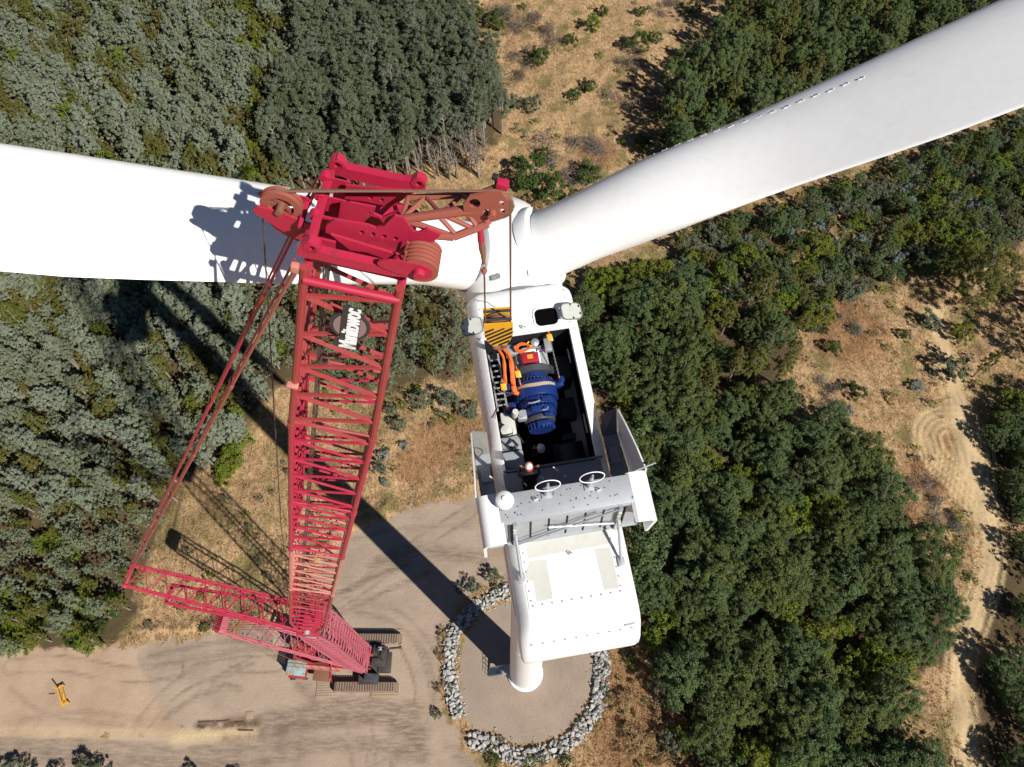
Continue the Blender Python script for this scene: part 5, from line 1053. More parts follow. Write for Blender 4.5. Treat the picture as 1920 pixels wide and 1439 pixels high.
# old boards lying in straw at the pad edge
M['oldboard'] = paint('dark_rotten_board', (0.085, 0.05, 0.035), (0.2, 0.13, 0.085), 0.6, 2.5, 0.9)
for k, (u0, v0, u1, v1, h, lab, m_) in enumerate(((371, 1354, 402, 1353, .22, 'longest dark board at the left end of the straw patch', 'oldboard'), (404, 1353, 430, 1351, .18, 'dark board continuing the longest one beside the straw patch', 'oldboard'), (371, 1362, 383, 1365, .3, 'short dark board at the left corner of the straw patch', 'oldboard'), (440, 1355, 457, 1354, .2, 'short dark board right of the others at the straw patch', 'oldboard'), (446, 1369, 475, 1370, .2, 'lower dark board at the right end of the straw patch', 'oldboard'), (461, 1342, 475, 1341, .9, 'square tan sheet of board above the straw patch', 'timber'))):
    a, b = atz(u0, v0, .03), atz(u1, v1, .03); d = nrm(b-a); mb = MB(); mb.box((a+b)/2, (np.linalg.norm(b-a), h, .05), [d, np.cross((0, 0, 1), d), (0, 0, 1)], .01); tag(mb.build('board', M[m_], None), lab, 'board', 'old boards at the straw patch')

# ---- stone ring round the tower
from mathutils import Euler
def cpx(l): return [(800+x/3.004, 960+y/3.004) for x, y in l]
arcA = cpx([(425, 455), (370, 490), (310, 525), (250, 570), (200, 620), (155, 670), (138, 740), (130, 800), (125, 870), (130, 940), (145, 1020), (165, 1090), (182, 1155)])
arcB = cpx([(240, 1290), (320, 1292), (380, 1310), (440, 1345), (480, 1378), (560, 1380), (640, 1368), (720, 1342), (800, 1300), (850, 1250), (900, 1190), (940, 1130), (970, 1060), (982, 980), (985, 900), (985, 840), (970, 790), (930, 700), (880, 620), (800, 540), (700, 480), (560, 445), (425, 455)])
stone_v = []
for k in range(10):
    bm = bmesh.new(); rg = random.Random(100+k)             # convex hull of a few points: angular quarried rock
    for q in range(11):
        d_ = Vector((rg.gauss(0, 1), rg.gauss(0, 1), rg.gauss(0, 1))).normalized()*rg.uniform(.42, .56); bm.verts.new(d_)
    bmesh.ops.convex_hull(bm, input=list(bm.verts)); bmesh.ops.delete(bm, geom=[v_ for v_ in bm.verts if not v_.link_faces], context='VERTS')
    me = bpy.data.meshes.new('stone'); bm.to_mesh(me); bm.free(); me.materials.append(M['stone']); stone_v.append(me)
sr = thing('stone_ring', 'ring of loose grey quarried stones heaped round the tower base', 'stone ring', (RINGC[0], RINGC[1], 0))
cand = []
for arc_, wd in ((arcA, 1.55), (arcB, 1.7)):
    L_ = smooth_line(pxpoly(arc_), 10); seg = np.linalg.norm(np.diff(L_, axis=0), axis=1); cum = np.concatenate([[0], np.cumsum(seg)])
    for s_ in np.arange(0, cum[-1], .03):
        i = min(np.searchsorted(cum, s_+1e-6)-1, len(L_)-2); p = L_[i]+(L_[i+1]-L_[i])*(s_-cum[i])/(seg[i]+1e-9); tn = (L_[i+1]-L_[i])/(seg[i]+1e-9)
        o_ = rnd.uniform(-.6, .6)*wd; o_ = max(-wd*.6, min(wd*.6, o_)); edge_ = abs(o_)/wd
        sz = rnd.uniform(.40, .88)*(1.0 if edge_ < .40 else .7); cand.append((p[0]-tn[1]*o_, p[1]+tn[0]*o_, sz, .30*(1-edge_)))
cand.sort(key=lambda c_: -c_[2]); placed = []
for c_ in cand:
    if all((c_[0]-q[0])**2+(c_[1]-q[1])**2 > (.40*(c_[2]+q[2]))**2*.52 for q in placed): placed.append(c_)
rest = MB()
for j, (x, y, sz, lift) in enumerate(placed):
    me = stone_v[j % 10]; E_ = (rnd.uniform(0, 6.3), rnd.uniform(0, 6.3), rnd.uniform(0, 6.3)); S_ = (sz*rnd.uniform(.95, 1.35), sz*rnd.uniform(.8, 1.1), sz*rnd.uniform(.6, .85)); z = sz*.22+lift
    if j < 300:
        o_ = bpy.data.objects.new('stone', me); COL.objects.link(o_); o_.parent = sr; o_.location = (x-RINGC[0], y-RINGC[1], z); o_.rotation_euler = (E_[0]*.12, E_[1]*.12, E_[2]); o_.scale = S_
    else:
        Mx = Matrix.Translation((x, y, z))@Euler((E_[0]*.12, E_[1]*.12, E_[2])).to_matrix().to_4x4()@Matrix.Diagonal((*S_, 1)); rest.add([tuple(Mx@v_.co) for v_ in me.vertices], [tuple(p.vertices) for p in me.polygons])
from mathutils import Euler
for arc_, wd in ((arcA, 1.55), (arcB, 1.7)):                # rubble between the blocks
    L_ = smooth_line(pxpoly(arc_), 10)
    for q in range(620):
        i = rnd.randrange(len(L_)-1); p = L_[i]+(L_[i+1]-L_[i])*rnd.random(); tn = nrm(L_[i+1]-L_[i]); o_ = rnd.gauss(0, .38)*wd; sz = rnd.uniform(.14, .32)
        Mx = Matrix.Translation((p[0]-tn[1]*o_, p[1]+tn[0]*o_, sz*.3+.16*max(0, 1-abs(o_)/wd*1.5)))@Euler((rnd.uniform(0, 6), rnd.uniform(0, 6), 0)).to_matrix().to_4x4()@Matrix.Diagonal((sz*1.2, sz, sz*.8, 1)); me = rnd.choice(stone_v)
        rest.add([tuple(Mx@v_.co) for v_ in me.vertices], [tuple(p_.vertices) for p_ in me.polygons])
if rest.n: rest.build('small_stones', M['stone'], sr, 0, 'stuff')

# ================================================================== VEGETATION
def quads_mesh(name, C_, D_, N_, Lh, Wh, tint, mat, extra=None):
    """leaf blades: centre, long direction, normal, half length, half width -> diamond quads"""
    D_ = D_/np.linalg.norm(D_, axis=1)[:, None]; S_ = np.cross(N_, D_); S_ /= np.linalg.norm(S_, axis=1)[:, None]+1e-9
    n = len(C_); V = np.empty((n, 4, 3)); Lh = np.broadcast_to(Lh, (n,))[:, None]; Wh = np.broadcast_to(Wh, (n,))[:, None]
    V[:, 0] = C_-D_*Lh; V[:, 1] = C_+S_*Wh; V[:, 2] = C_+D_*Lh; V[:, 3] = C_-S_*Wh
    V = V.reshape(-1, 3); Q = np.arange(n*4).reshape(-1, 4); tv = np.repeat(tint, 4)
    return V, Q, tv
def raw_mesh(name, V, Q, tv, mat):
    me = bpy.data.meshes.new(name); nv, nf_ = len(V), len(Q)
    me.vertices.add(nv); me.loops.add(nf_*4); me.polygons.add(nf_)
    me.vertices.foreach_set('co', V.astype(np.float32).ravel()); me.loops.foreach_set('vertex_index', Q.astype(np.int32).ravel()); me.polygons.foreach_set('loop_start', np.arange(0, nf_*4, 4, dtype=np.int32))
    me.update(calc_edges=True); me.attributes.new('tint', 'FLOAT', 'POINT').data.foreach_set('value', tv.astype(np.float32)); me.materials.append(mat); return me
def crown(seed, rx, z0, z1, ncl, lpc, ll, lw, clr, droop=0.0, up=.6):
    rg = np.random.default_rng(seed); zc, rz = (z0+z1)/2, (z1-z0)/2
    d = rg.normal(size=(ncl, 3)); d[:, 2] = d[:, 2]*.9+.35; d /= np.linalg.norm(d, axis=1)[:, None]
    lob = 1+.22*np.sin(3*np.arctan2(d[:, 1], d[:, 0])+rg.uniform(0, 6))+.12*np.sin(5*np.arctan2(d[:, 1], d[:, 0])+rg.uniform(0, 6))
    rad = rg.uniform(.62, 1.0, ncl)**.7*lob
    cc = d*rad[:, None]*A3(rx, rx, rz)+A3(0, 0, zc)
    sz = rg.uniform(.65, 1.35, ncl)*clr
    n = ncl*lpc; ci = np.repeat(np.arange(ncl), lpc)
    o_ = rg.normal(size=(n, 3)); o_ /= np.linalg.norm(o_, axis=1)[:, None]; rr_ = rg.uniform(.35, 1, n)
    C_ = cc[ci]+o_*(rr_*sz[ci])[:, None]*A3(1, 1, .75)
    out = nrm_rows(o_*.9+d[ci]*.5+A3(0, 0, .35)); N_ = nrm_rows(out*up+A3(0, 0, .55)+rg.normal(size=(n, 3))*.42)
    D_ = nrm_rows(np.cross(N_, rg.normal(size=(n, 3)))-A3(0, 0, droop)+out*.35)
    tint = np.clip(rg.normal(.5, .26, n)+.18*(rg.random(ncl)[ci]-.5)*2, 0, 1)
    return quads_mesh('', C_, D_, N_, ll*rg.uniform(.7, 1.25, n), lw*rg.uniform(.7, 1.25, n), tint, None)
def nrm_rows(a): return a/(np.linalg.norm(a, axis=1)[:, None]+1e-9)
def trunk_mesh(seed, h, r_, nlimb, zc, rx):
    rg = random.Random(seed); mb = MB(); pts = [A3(0, 0, -.3), A3(rg.uniform(-.1, .1), rg.uniform(-.1, .1), h*.35), A3(rg.uniform(-.25, .25), rg.uniform(-.25, .25), h*.7), A3(rg.uniform(-.3, .3), rg.uniform(-.3, .3), h*.93)]
    mb.path(pts, [r_, r_*.8, r_*.5, r_*.12], 7)
    for k in range(nlimb):
        f_ = rg.uniform(.3, .8); a = rg.uniform(0, 6.28); p = A3(np.interp(f_, [0, .35, .7, .93], [q[0] for q in pts]), np.interp(f_, [0, .35, .7, .93], [q[1] for q in pts]), h*f_)
        q = p+A3(math.cos(a)*rx*.65, math.sin(a)*rx*.65, h*.14); mb.path([p, (p+q)/2+A3(0, 0, -.1), q], [r_*.42, r_*.28, r_*.06], 5)
    V = np.concatenate(mb.V); me = bpy.data.meshes.new('trunk'); me.from_pydata(V.tolist(), [], mb.F); me.materials.append(M['bark']); return me
# kind: (material, variants, h, rx, crown base fraction, clumps, leaves per clump, leaf half length, half width, clump radius)
KIND = dict(euc=('l_euc', 6, 10.5, 1.5, .25, 120, 42, .15, .044, .29), olive=('l_olive', 4, 9.8, 1.3, .25, 80, 50, .13, .046, .30), dark=('l_dark', 5, 12.5, 1.9, .38, 90, 60, .14, .056, .42),
            forest=('l_forest', 7, 6.6, 2.9, .08, 190, 54, .135, .050, .40), tallforest=('l_forest', 4, 10.0, 1.9, .2, 110, 54, .14, .052, .38), yel=('l_yel', 3, 2.6, 1.5, .02, 60, 40, .13, .045, .32), tallyel=('l_yel', 3, 9.0, 1.5, .3, 80, 50, .14, .05, .34), bigolive=('l_olive', 2, 10, 4.6, .1, 300, 60, .15, .048, .5),
            shrub=('l_green', 4, 1.7, 1.15, .02, 42, 40, .11, .040, .24), greyshrub=('l_dark', 3, 2.0, 1.2, .02, 46, 40, .12, .040, .24), silver=('l_silver', 3, 1.5, .9, .02, 34, 36, .11, .036, .2), dryshrub=('l_straw', 3, .9, 1.1, .0, 30, 36, .16, .022, .3))
VAR, LOW = {}, {}
for kname, (mt, nv_, h, rx, zb, ncl, lpc, ll, lw, clr) in KIND.items():
    VAR[kname] = []; LOW[kname] = []
    for k in range(nv_):
        sd = sum(map(ord, kname))*17+k
        V, Q, tv = crown(sd, rx, h*zb, h, ncl, lpc, ll, lw, clr, .25 if kname in ('euc', 'olive', 'dark', 'tallforest') else 0.0)
        cme = raw_mesh('crown', V, Q, tv, M[mt]); tme_ = trunk_mesh(sd, h, .035*h*.45+.03, 6 if h > 4 else 4, 0, rx)
        VAR[kname].append((cme, tme_))
        if k < 3: LOW[kname].append(crown(sd+5, rx, h*zb, h, max(10, int(ncl*.42)), max(8, lpc//5), ll*1.9, lw*2.4, clr*1.25))
def brush_mesh(seed, rx, h, n):
    rg = np.random.default_rng(seed); cen = rg.normal(size=(7, 2))*A3(rx*.75, rx*.45, 0)[:2]; ci = rg.integers(0, 7, n); C2 = cen[ci]+rg.normal(size=(n, 2))*rg.uniform(.2, .55, 7)[ci][:, None]
    C_ = np.concatenate([C2, (rg.uniform(.05, 1, n)*h*rg.uniform(.35, 1, 7)[ci])[:, None]], 1); dir_ = rg.normal(size=(7, 3))[ci]+rg.normal(size=(n, 3))*.8; dir_[:, 2] *= .4
    N_ = nrm_rows(rg.normal(size=(n, 3))+A3(0, 0, .5)); D_ = nrm_rows(dir_); return quads_mesh('', C_, D_, N_, rg.uniform(.2, .8, n), .020, np.clip(rg.normal(.5, .32, n), 0, 1), None)
VAR['brush'] = [(raw_mesh('branches', *brush_mesh(60+k, 1.9, .9, 700), M['l_dead']), None) for k in range(3)]
NAME = dict(euc='eucalyptus_tree', olive='olive_green_tree', dark='dense_tree', forest='bushy_tree', tallforest='forest_tree', tallyel='yellow_green_tree', yel='yellow_green_bush', bigolive='broad_tree', shrub='green_shrub', greyshrub='grey_green_shrub', silver='silver_shrub', dryshrub='dry_bush', brush='dead_brush')
CATG = dict(euc='tree', olive='tree', dark='tree', forest='tree', tallforest='tree', bigolive='tree', tallyel='tree', yel='bush', shrub='shrub', greyshrub='shrub', silver='shrub', dryshrub='bush', brush='dead brush')
def plant(kind, x, y, sc, label, group, sz=None):
    k = rnd.randrange(len(VAR[kind])); cme, tme_ = VAR[kind][k]; o = bpy.data.objects.new(NAME[kind], None); COL.objects.link(o); o.empty_display_size = .4
    o.location = (x, y, gz(x, y)); o.rotation_euler = (0, 0, rnd.uniform(0, 6.28)); o.scale = (sc*rnd.uniform(.9, 1.1), sc*rnd.uniform(.9, 1.1), (sz or sc)*rnd.uniform(.9, 1.12)); tag(o, label, CATG[kind], group)
    c_ = bpy.data.objects.new('crown' if tme_ else 'branches', cme); COL.objects.link(c_); c_.parent = o
    if tme_: t_ = bpy.data.objects.new('trunk', tme_); COL.objects.link(t_); t_.parent = o
    return o
STUFF = {}
def stuff(kind, x, y, sc):
    V, Q, tv = rnd.choice(LOW[kind]); a = rnd.uniform(0, 6.28); ca, sa_ = math.cos(a), math.sin(a); s3 = A3(sc, sc, sc*rnd.uniform(.9, 1.1))
    W_ = V*s3; W_ = np.stack([W_[:, 0]*ca-W_[:, 1]*sa_+x, W_[:, 0]*sa_+W_[:, 1]*ca+y, W_[:, 2]+gz(x, y)], 1); STUFF.setdefault(kind, []).append((W_, np.clip(tv*.8+rnd.uniform(-.3, .35), 0, 1)))
def jitter_grid(poly_px, hz, sp, jit=.42):
    P = pxpoly(poly_px, hz); x0, y0 = P.min(0); x1, y1 = P.max(0); out = []; j = 0
    y = max(y0, -12)
    while y < min(y1, 182):
        x = max(x0, -135)+(sp/2 if j % 2 else 0)
        while x < min(x1, 135): out.append((x+rnd.uniform(-jit, jit)*sp, y+rnd.uniform(-jit, jit)*sp)); x += sp
        y += sp*.87; j += 1
    out = np.array(out); return out[inpoly(out, P)]
BLK = [[(0, 255), (590, 365), (880, 430), (880, 550), (400, 535), (0, 510)], [(1030, 400), (1920, 0), (1920, 190), (1075, 525)], [(870, 560), (1070, 535), (1230, 900), (1210, 1200), (980, 1250), (890, 900)]]
def visible(x, y, z):
    u, v_, d = proj(A3(x, y, z)); q = np.array([[u, v_]])
    return -30 < u < 1950 and -30 < v_ < 1470 and not any(inpoly(q, np.array(b, float))[0] for b in BLK), d
def low_var(kind): return 1.0
# candidate lists per kind
cands = []
for (x, y) in jitter_grid(EUC, 6.5, 2.45):
    u, v_, d = proj(A3(x, y, 7)); n_ = math.sin(x*.11+1)*math.cos(y*.13)+.6*math.sin(x*.31+y*.27); k = 'olive' if rnd.random() < ((.62 if n_ > .5 else .20) if v_ < 420 else (.42 if n_ > .6 else .12)) else 'euc'
    if k == 'olive' and rnd.random() < .10: k = 'tallyel'
    if 470 < u < 585 and 40 < v_ < 330 and rnd.random() < .55: k = 'tallyel' if rnd.random() < .4 else 'olive'
    if v_ > 1060: k = 'olive' if rnd.random() < .45 else 'euc'
    cands.append((k, x, y, rnd.uniform(.78, 1.12)*(.62 if (v_ > 950 or (u > 520 and v_ > 540)) else .84 if v_ > 600 else 1.0), 'A'))
for (x, y) in jitter_grid(DARK, 8, 2.8): cands.append(('dark', x, y, rnd.uniform(.8, 1.15), 'B'))
for (x, y) in jitter_grid(FR1, 5, 3.3): cands.append(('olive' if rnd.random() < .2 else 'tallforest', x, y, rnd.uniform(.75, 1.15), 'C'))
YELPX = [(1335, 885, 38), (1395, 905, 34), (1420, 880, 25), (1540, 935, 34), (1500, 950, 25), (1488, 1150, 28), (1465, 1110, 20), (1520, 1190, 25), (1600, 1265, 45), (1650, 1240, 40), (1690, 1255, 30), (1570, 1235, 25), (1190, 500, 50), (1150, 520, 40), (1240, 490, 40), (1420, 1420, 25), (1260, 700, 18)]
for (x, y) in jitter_grid(FR2, 3.5, 3.7):
    u, v_, d = proj(A3(x, y, 3.5)); n_ = math.sin(x*.23+.5)*math.cos(y*.19)+.5*math.sin(x*.5-y*.4)
    if any((u-a)**2+(v_-b)**2 < r_*r_ for a, b, r_ in YELPX): cands.append(('yel', x, y, rnd.uniform(1.3, 1.9), 'D')); cands.append(('yel', x+rnd.uniform(-2, 2), y+rnd.uniform(-2, 2), rnd.uniform(.9, 1.4), 'D'))
    elif n_ > 1.05: cands.append(('yel', x, y, rnd.uniform(1.2, 1.7), 'D'))
    else:
      if rnd.random() < .3: cands.append(('greyshrub' if rnd.random() < .5 else 'yel', x+rnd.uniform(-2, 2), y+rnd.uniform(-2, 2), rnd.uniform(.7, 1.2), 'D'))
      cands.append(('olive' if (u > 1300 and v_ < 760 and rnd.random() < .35) else 'forest', x, y, rnd.uniform(.62, 1.12), 'D'))
for q in FR3:
    for (x, y) in jitter_grid(q, 3, 3.0): cands.append(('forest', x, y, rnd.uniform(.5, .78), 'E'))
for (x, y) in jitter_grid(MIX, 2, 2.3):
    r_ = rnd.random()
    if r_ < .93: k = ('greyshrub', 'forest', 'olive', 'forest', 'greyshrub', 'silver', 'yel', 'tallforest')[int(r_/.93*7.99)]; cands.append((k, x, y, rnd.uniform(.9, 1.7) if k in ('greyshrub', 'silver', 'yel') else rnd.uniform(.38, .66), 'F'))
LAB = {('euc', 'A'): ('grey green eucalyptus in the dense plantation on the left', 'eucalyptus trees of the left plantation'), ('olive', 'A'): ('olive brown tree standing among the grey green eucalyptus on the left', 'olive trees among the eucalyptus'),
       ('tallyel', 'A'): ('bright yellow green tree among the eucalyptus on the left', 'yellow green trees of the left plantation'), ('dark', 'B'): ('dark grey green tree in the dense stand behind the crane head', 'dense stand behind the crane head'), ('tallforest', 'C'): ('deep green tree in the wood above the upper right blade', 'wood above the right blade'), ('olive', 'C'): ('olive tree in the wood above the upper right blade', 'olive trees above the right blade'),
       ('forest', 'D'): ('bushy deep green tree in the right hand thicket', 'thicket right of the nacelle'), ('olive', 'D'): ('olive green tree on the upper edge of the right thicket', 'olive trees at the thicket edge'), ('yel', 'D'): ('yellow green bush in a gap of the right hand thicket', 'bushes in the thicket gaps'),
       ('greyshrub', 'D'): ('grey green shrub under the trees of the right hand thicket', 'shrubs under the thicket'), ('forest', 'E'): ('bushy deep green tree beyond the dirt track at the right edge', 'trees beyond the dirt track'), ('greyshrub', 'F'): ('grey green shrub on the dry slope below the right blade', 'shrubs below the right blade'), ('forest', 'F'): ('small deep green tree on the dry slope below the right blade', 'small trees below the right blade'),
       ('olive', 'F'): ('olive tree on the dry slope below the right blade', 'olive trees below the right blade'), ('silver', 'F'): ('silver blue shrub on the dry slope below the right blade', 'silver shrubs below the right blade'), ('yel', 'F'): ('yellow green bush on the dry slope below the right blade', 'yellow green bushes below the right blade'), ('tallforest', 'F'): ('slender deep green tree on the dry slope below the right blade', 'slender trees below the right blade')}
LIM = dict(tallyel=90, euc=300, olive=300, dark=300, tallforest=160, forest=300, yel=90, greyshrub=160, silver=80)
tdist = segdist(np.array([(c_[1], c_[2]) for c_ in cands]), TRK); cands = [c_ for c_, d_ in zip(cands, tdist) if d_ > (3.4 if c_[0] in ('forest', 'olive', 'tallforest') else 1.6)]
rank = {}
for c_ in cands:
    v_, d = visible(c_[1], c_[2], KIND[c_[0]][2]*c_[3]*.7); rank.setdefault(c_[0], []).append((0 if v_ else 1, d/c_[3], c_))
for k, L_ in rank.items():
    L_.sort(key=lambda q: q[:2])
    for j, (hid, _, (kk, x, y, sc, rg_)) in enumerate(L_):
        if j < LIM[k] and not hid:
            lb, gp = LAB[(k, rg_)]; u_, v_, _d = proj(A3(x, y, 5.0)); sz_ = '' if lb.startswith('small') else 'small ' if sc < .75 else 'large ' if sc > 1.02 else ''
            if rg_ == 'A': zn = ' above the left blade' if v_ < 480 and u_ < 560 else ' between jib and nacelle' if u_ > 560 else ' just below the left blade' if v_ < 700 else ' left of the pendants' if v_ < 960 else ' beside the strut tip'; lb = lb.replace(' in the dense plantation on the left', ' in the plantation'+zn).replace(' standing among the grey green eucalyptus on the left', ' among the eucalyptus'+zn).replace(' among the eucalyptus on the left', ' among the eucalyptus'+zn)
            elif rg_ == 'D': zn = ', upper part' if v_ < 760 else ', middle part' if v_ < 1080 else ', lower part'; lb = lb+zn
            elif rg_ == 'B': lb = lb+(', top part' if v_ < 110 else ', lower part')
            plant(k, x, y, sc, sz_+lb, gp)
        else: stuff(k, x, y, sc)
BIGSC = {}
def scrub(n, seed):
    rg = np.random.default_rng(seed); c = 0
    free_ = (sd_pad < -.3) & (sd_dirt < -.3) & (sd_ring < -.6) & (sd_trk < -.3) & (litter < .5)
    while c < n:
        u, v_ = rg.uniform(-20, 1940), rg.uniform(-20, 1460); p = atz(u, v_); w_ = math.sin(p[0]*.21+2)*math.cos(p[1]*.17+.6)+.6*math.sin(p[0]*.47+p[1]*.39)
        c += 1
        if w_ < rg.uniform(-.4, .9): continue
        i = int(np.clip(np.searchsorted(gx, p[0])-1, 0, nx-2)); j = int(np.clip(np.searchsorted(gy, p[1])-1, 0, ny-2))
        if not free_[j*nx+i]: continue
        k = ('shrub', 'dryshrub', 'yel', 'greyshrub', 'dryshrub')[int(rg.integers(5))]; sc = rg.uniform(.2, .6); V, Q, tv = LOW[k][int(rg.integers(len(LOW[k])))]
        BIGSC.setdefault(k, []).append((V*sc+A3(p[0], p[1], gz(p[0], p[1])), np.clip(tv+rg.uniform(-.2, .2), 0, 1)))
scrub(4400, 77)
for k, parts in BIGSC.items():
    V = np.concatenate([p[0] for p in parts]); tv = np.concatenate([p[1] for p in parts]); ob = bpy.data.objects.new({'shrub': 'green_scrub', 'dryshrub': 'dry_scrub', 'yel': 'yellow_scrub', 'greyshrub': 'grey_scrub'}[k], raw_mesh(k+'_scrub', V, np.arange(len(V)).reshape(-1, 4), tv, M[KIND[k][0]])); COL.objects.link(ob); ob['kind'] = 'stuff'; tag(ob, 'low scattered scrub in the dry grass', 'scrub')
for k, parts in STUFF.items():
    V = np.concatenate([p[0] for p in parts]); tv = np.concatenate([p[1] for p in parts]); ob = bpy.data.objects.new({'euc': 'distant_eucalyptus_wood', 'dark': 'distant_dense_wood', 'olive': 'distant_olive_wood', 'forest': 'background_thicket', 'tallforest': 'background_wood'}.get(k, 'background_bushes'), raw_mesh(k+'_mass', V, np.arange(len(V)).reshape(-1, 4), tv, M[KIND[k][0]])); COL.objects.link(ob); ob['kind'] = 'stuff'
    tag(ob, {'euc': 'far grey green eucalyptus canopy reading as one mass', 'dark': 'far part of the dark dense stand', 'olive': 'olive trees lost in the far canopy', 'forest': 'deep green thicket mass behind the nearer trees', 'tallforest': 'deep green wood behind the upper right blade'}.get(k, 'low bushes hidden behind the blade and nacelle'), 'woodland')
# single plants that can be picked out
def P1(kind, u, v_, sc, lab, grp=None, z=None):
    p = atz(u, v_, (z if z is not None else KIND[kind][2]*sc*.5 if kind in KIND else .4)); plant(kind, p[0], p[1], sc, lab, grp)
P1('bigolive', 1845, 515, 1.15, 'broad olive green tree at the right edge above the dark hollow'); P1('bigolive', 1985, 640, .9, 'large olive tree at the right edge shading the hollow'); P1('forest', 1990, 760, 1.0, 'tall dark tree at the right edge below the hollow'); P1('forest', 1975, 560, 1.1, 'dark tree behind the hollow at the right edge')
P1('olive', 1848, 685, .75, 'small olive tree beside the dark hollow at the right edge'); P1('yel', 1905, 755, 1.5, 'bright yellow green bush at the right edge in the hollow'); P1('yel', 1805, 625, 1.2, 'yellow green bush at the foot of the broad olive tree')
g = 'shrubs between crane jib and nacelle'
for kd, u, v_, s_, lb in (('greyshrub', 790, 752, 1.3, 'large grey green shrub pair left of the nacelle, left one'), ('greyshrub', 835, 752, 1.7, 'large round grey green shrub left of the nacelle'), ('greyshrub', 750, 800, 1.0, 'dark grey green shrub just right of the crane jib'), ('silver', 756, 838, .8, 'pale silver shrub right of the crane jib'), ('silver', 716, 856, .9, 'silver shrub against the right jib chord'), ('greyshrub', 712, 880, .9, 'grey shrub low against the right jib chord'), ('greyshrub', 735, 770, .8, 'small shrub hugging the jib above the dark shrub'), ('silver', 722, 905, .7, 'lowest silver shrub beside the jib'), ('greyshrub', 880, 770, 1.1, 'shaded shrub touching the left side of the nacelle'), ('olive', 800, 640, .6, 'olive bush above the shrubs left of the nacelle'), ('yel', 815, 665, .9, 'yellow brown bush left of the hook block')): P1(kd, u, v_, s_, lb, g)
g = 'shrubs in the right clearing'
for kd, u, v_, s_, lb in (('shrub', 1565, 650, 1.2, 'round green shrub at the top left of the right clearing'), ('shrub', 1697, 628, .9, 'small green shrub in the middle of the right clearing'), ('silver', 1722, 722, 1.1, 'silver shrub in the right clearing above the wheel tracks'), ('dryshrub', 1672, 744, 1.1, 'dry brown bush in the right clearing'), ('greyshrub', 1790, 692, 1.8, 'dark grey shrub by the hollow in the right clearing'), ('greyshrub', 1740, 600, 1.5, 'dark shrub above the middle of the right clearing'), ('brush', 1560, 738, 1.2, 'heap of dead brush at the left of the right clearing'), ('shrub', 1605, 735, 1.2, 'green shrub right of the dead brush heap'), ('brush', 1735, 930, 1.4, 'heap of dead brush below the wheel track loop'), ('silver', 1590, 775, 1.0, 'silver shrub under the dead brush heap'), ('shrub', 1545, 615, .8, 'small shrub at the thicket corner of the clearing'), ('brush', 1588, 612, 1.0, 'dead branches at the top of the right clearing'), ('brush', 1780, 985, 1.0, 'grey dead twigs beside the dirt track'), ('yel', 1700, 1010, 1.2, 'yellow bush at the lower end of the right clearing')): P1(kd, u, v_, s_, lb, g)
g = 'shrubs in the upper clearing'
for kd, u, v_, s_, lb in (('shrub', 920, 95, 1.4, 'green shrub at the left edge of the upper clearing'), ('shrub', 1010, 105, 1.9, 'green shrub in the middle left of the upper clearing'), ('shrub', 1072, 72, 1.2, 'round green shrub near the top of the upper clearing'), ('shrub', 1105, 160, 1.3, 'green shrub right of centre in the upper clearing'), ('shrub', 1078, 178, 1.2, 'green shrub left of centre in the upper clearing'), ('shrub', 1195, 82, 2.0, 'large green shrub right of the upper clearing'), ('shrub', 1228, 72, 1.3, 'green shrub beside the upper wood edge'), ('shrub', 1130, 20, 1.1, 'small green shrub at the top of the clearing'), ('shrub', 1200, 25, 1.0, 'small green shrub at the very top right of the clearing'), ('shrub', 1300, 15, 1.4, 'green shrub at the top edge by the wood'), ('yel', 1110, 45, 1.2, 'yellow green bush near the top of the clearing'), ('brush', 965, 20, 2.4, 'dead grey brush at the top of the clearing'), ('brush', 1005, 60, 2.2, 'wide heap of dead grey brush in the upper clearing'), ('brush', 965, 128, 2.0, 'dead brush beside the dense stand'), ('brush', 1180, 112, 1.6, 'dead brush at the right edge of the upper clearing'), ('brush', 1195, 190, 2.0, 'dead brush in the shade of the upper wood'), ('brush', 1250, 10, 1.6, 'dead brush at the top near the wood'), ('shrub', 890, 20, 1.8, 'green shrub at the top beside the dense stand'), ('shrub', 930, 40, 2.0, 'green shrub between dense stand and dead brush'), ('greyshrub', 1000, 198, 1.5, 'fallen grey green sapling lying in the upper clearing'), ('greyshrub', 965, 190, 1.3, 'dark shrub at the foot of the dense stand'), ('shrub', 1000, 325, 2.9, 'large green shrub behind the hub'), ('shrub', 985, 345, 1.6, 'green shrub just above the hub'), ('shrub', 1040, 360, 2.6, 'green shrub beside the right blade root'), ('brush', 1060, 305, 2.4, 'large heap of dead grey brush behind the hub'), ('shrub', 1105, 325, 2.0, 'green shrub right of the dead brush behind the hub'), ('brush', 1095, 280, 1.5, 'dead brush above the large heap behind the hub'), ('dryshrub', 1010, 385, 2.2, 'dry straw bush right of the hub nose'), ('shrub', 1205, 265, 1.5, 'green shrub just above the right blade'), ('shrub', 1020, 290, 1.2, 'green shrub above the dead brush heap')): P1(kd, u, v_, s_, lb, g)
g = 'plants round the stone ring'
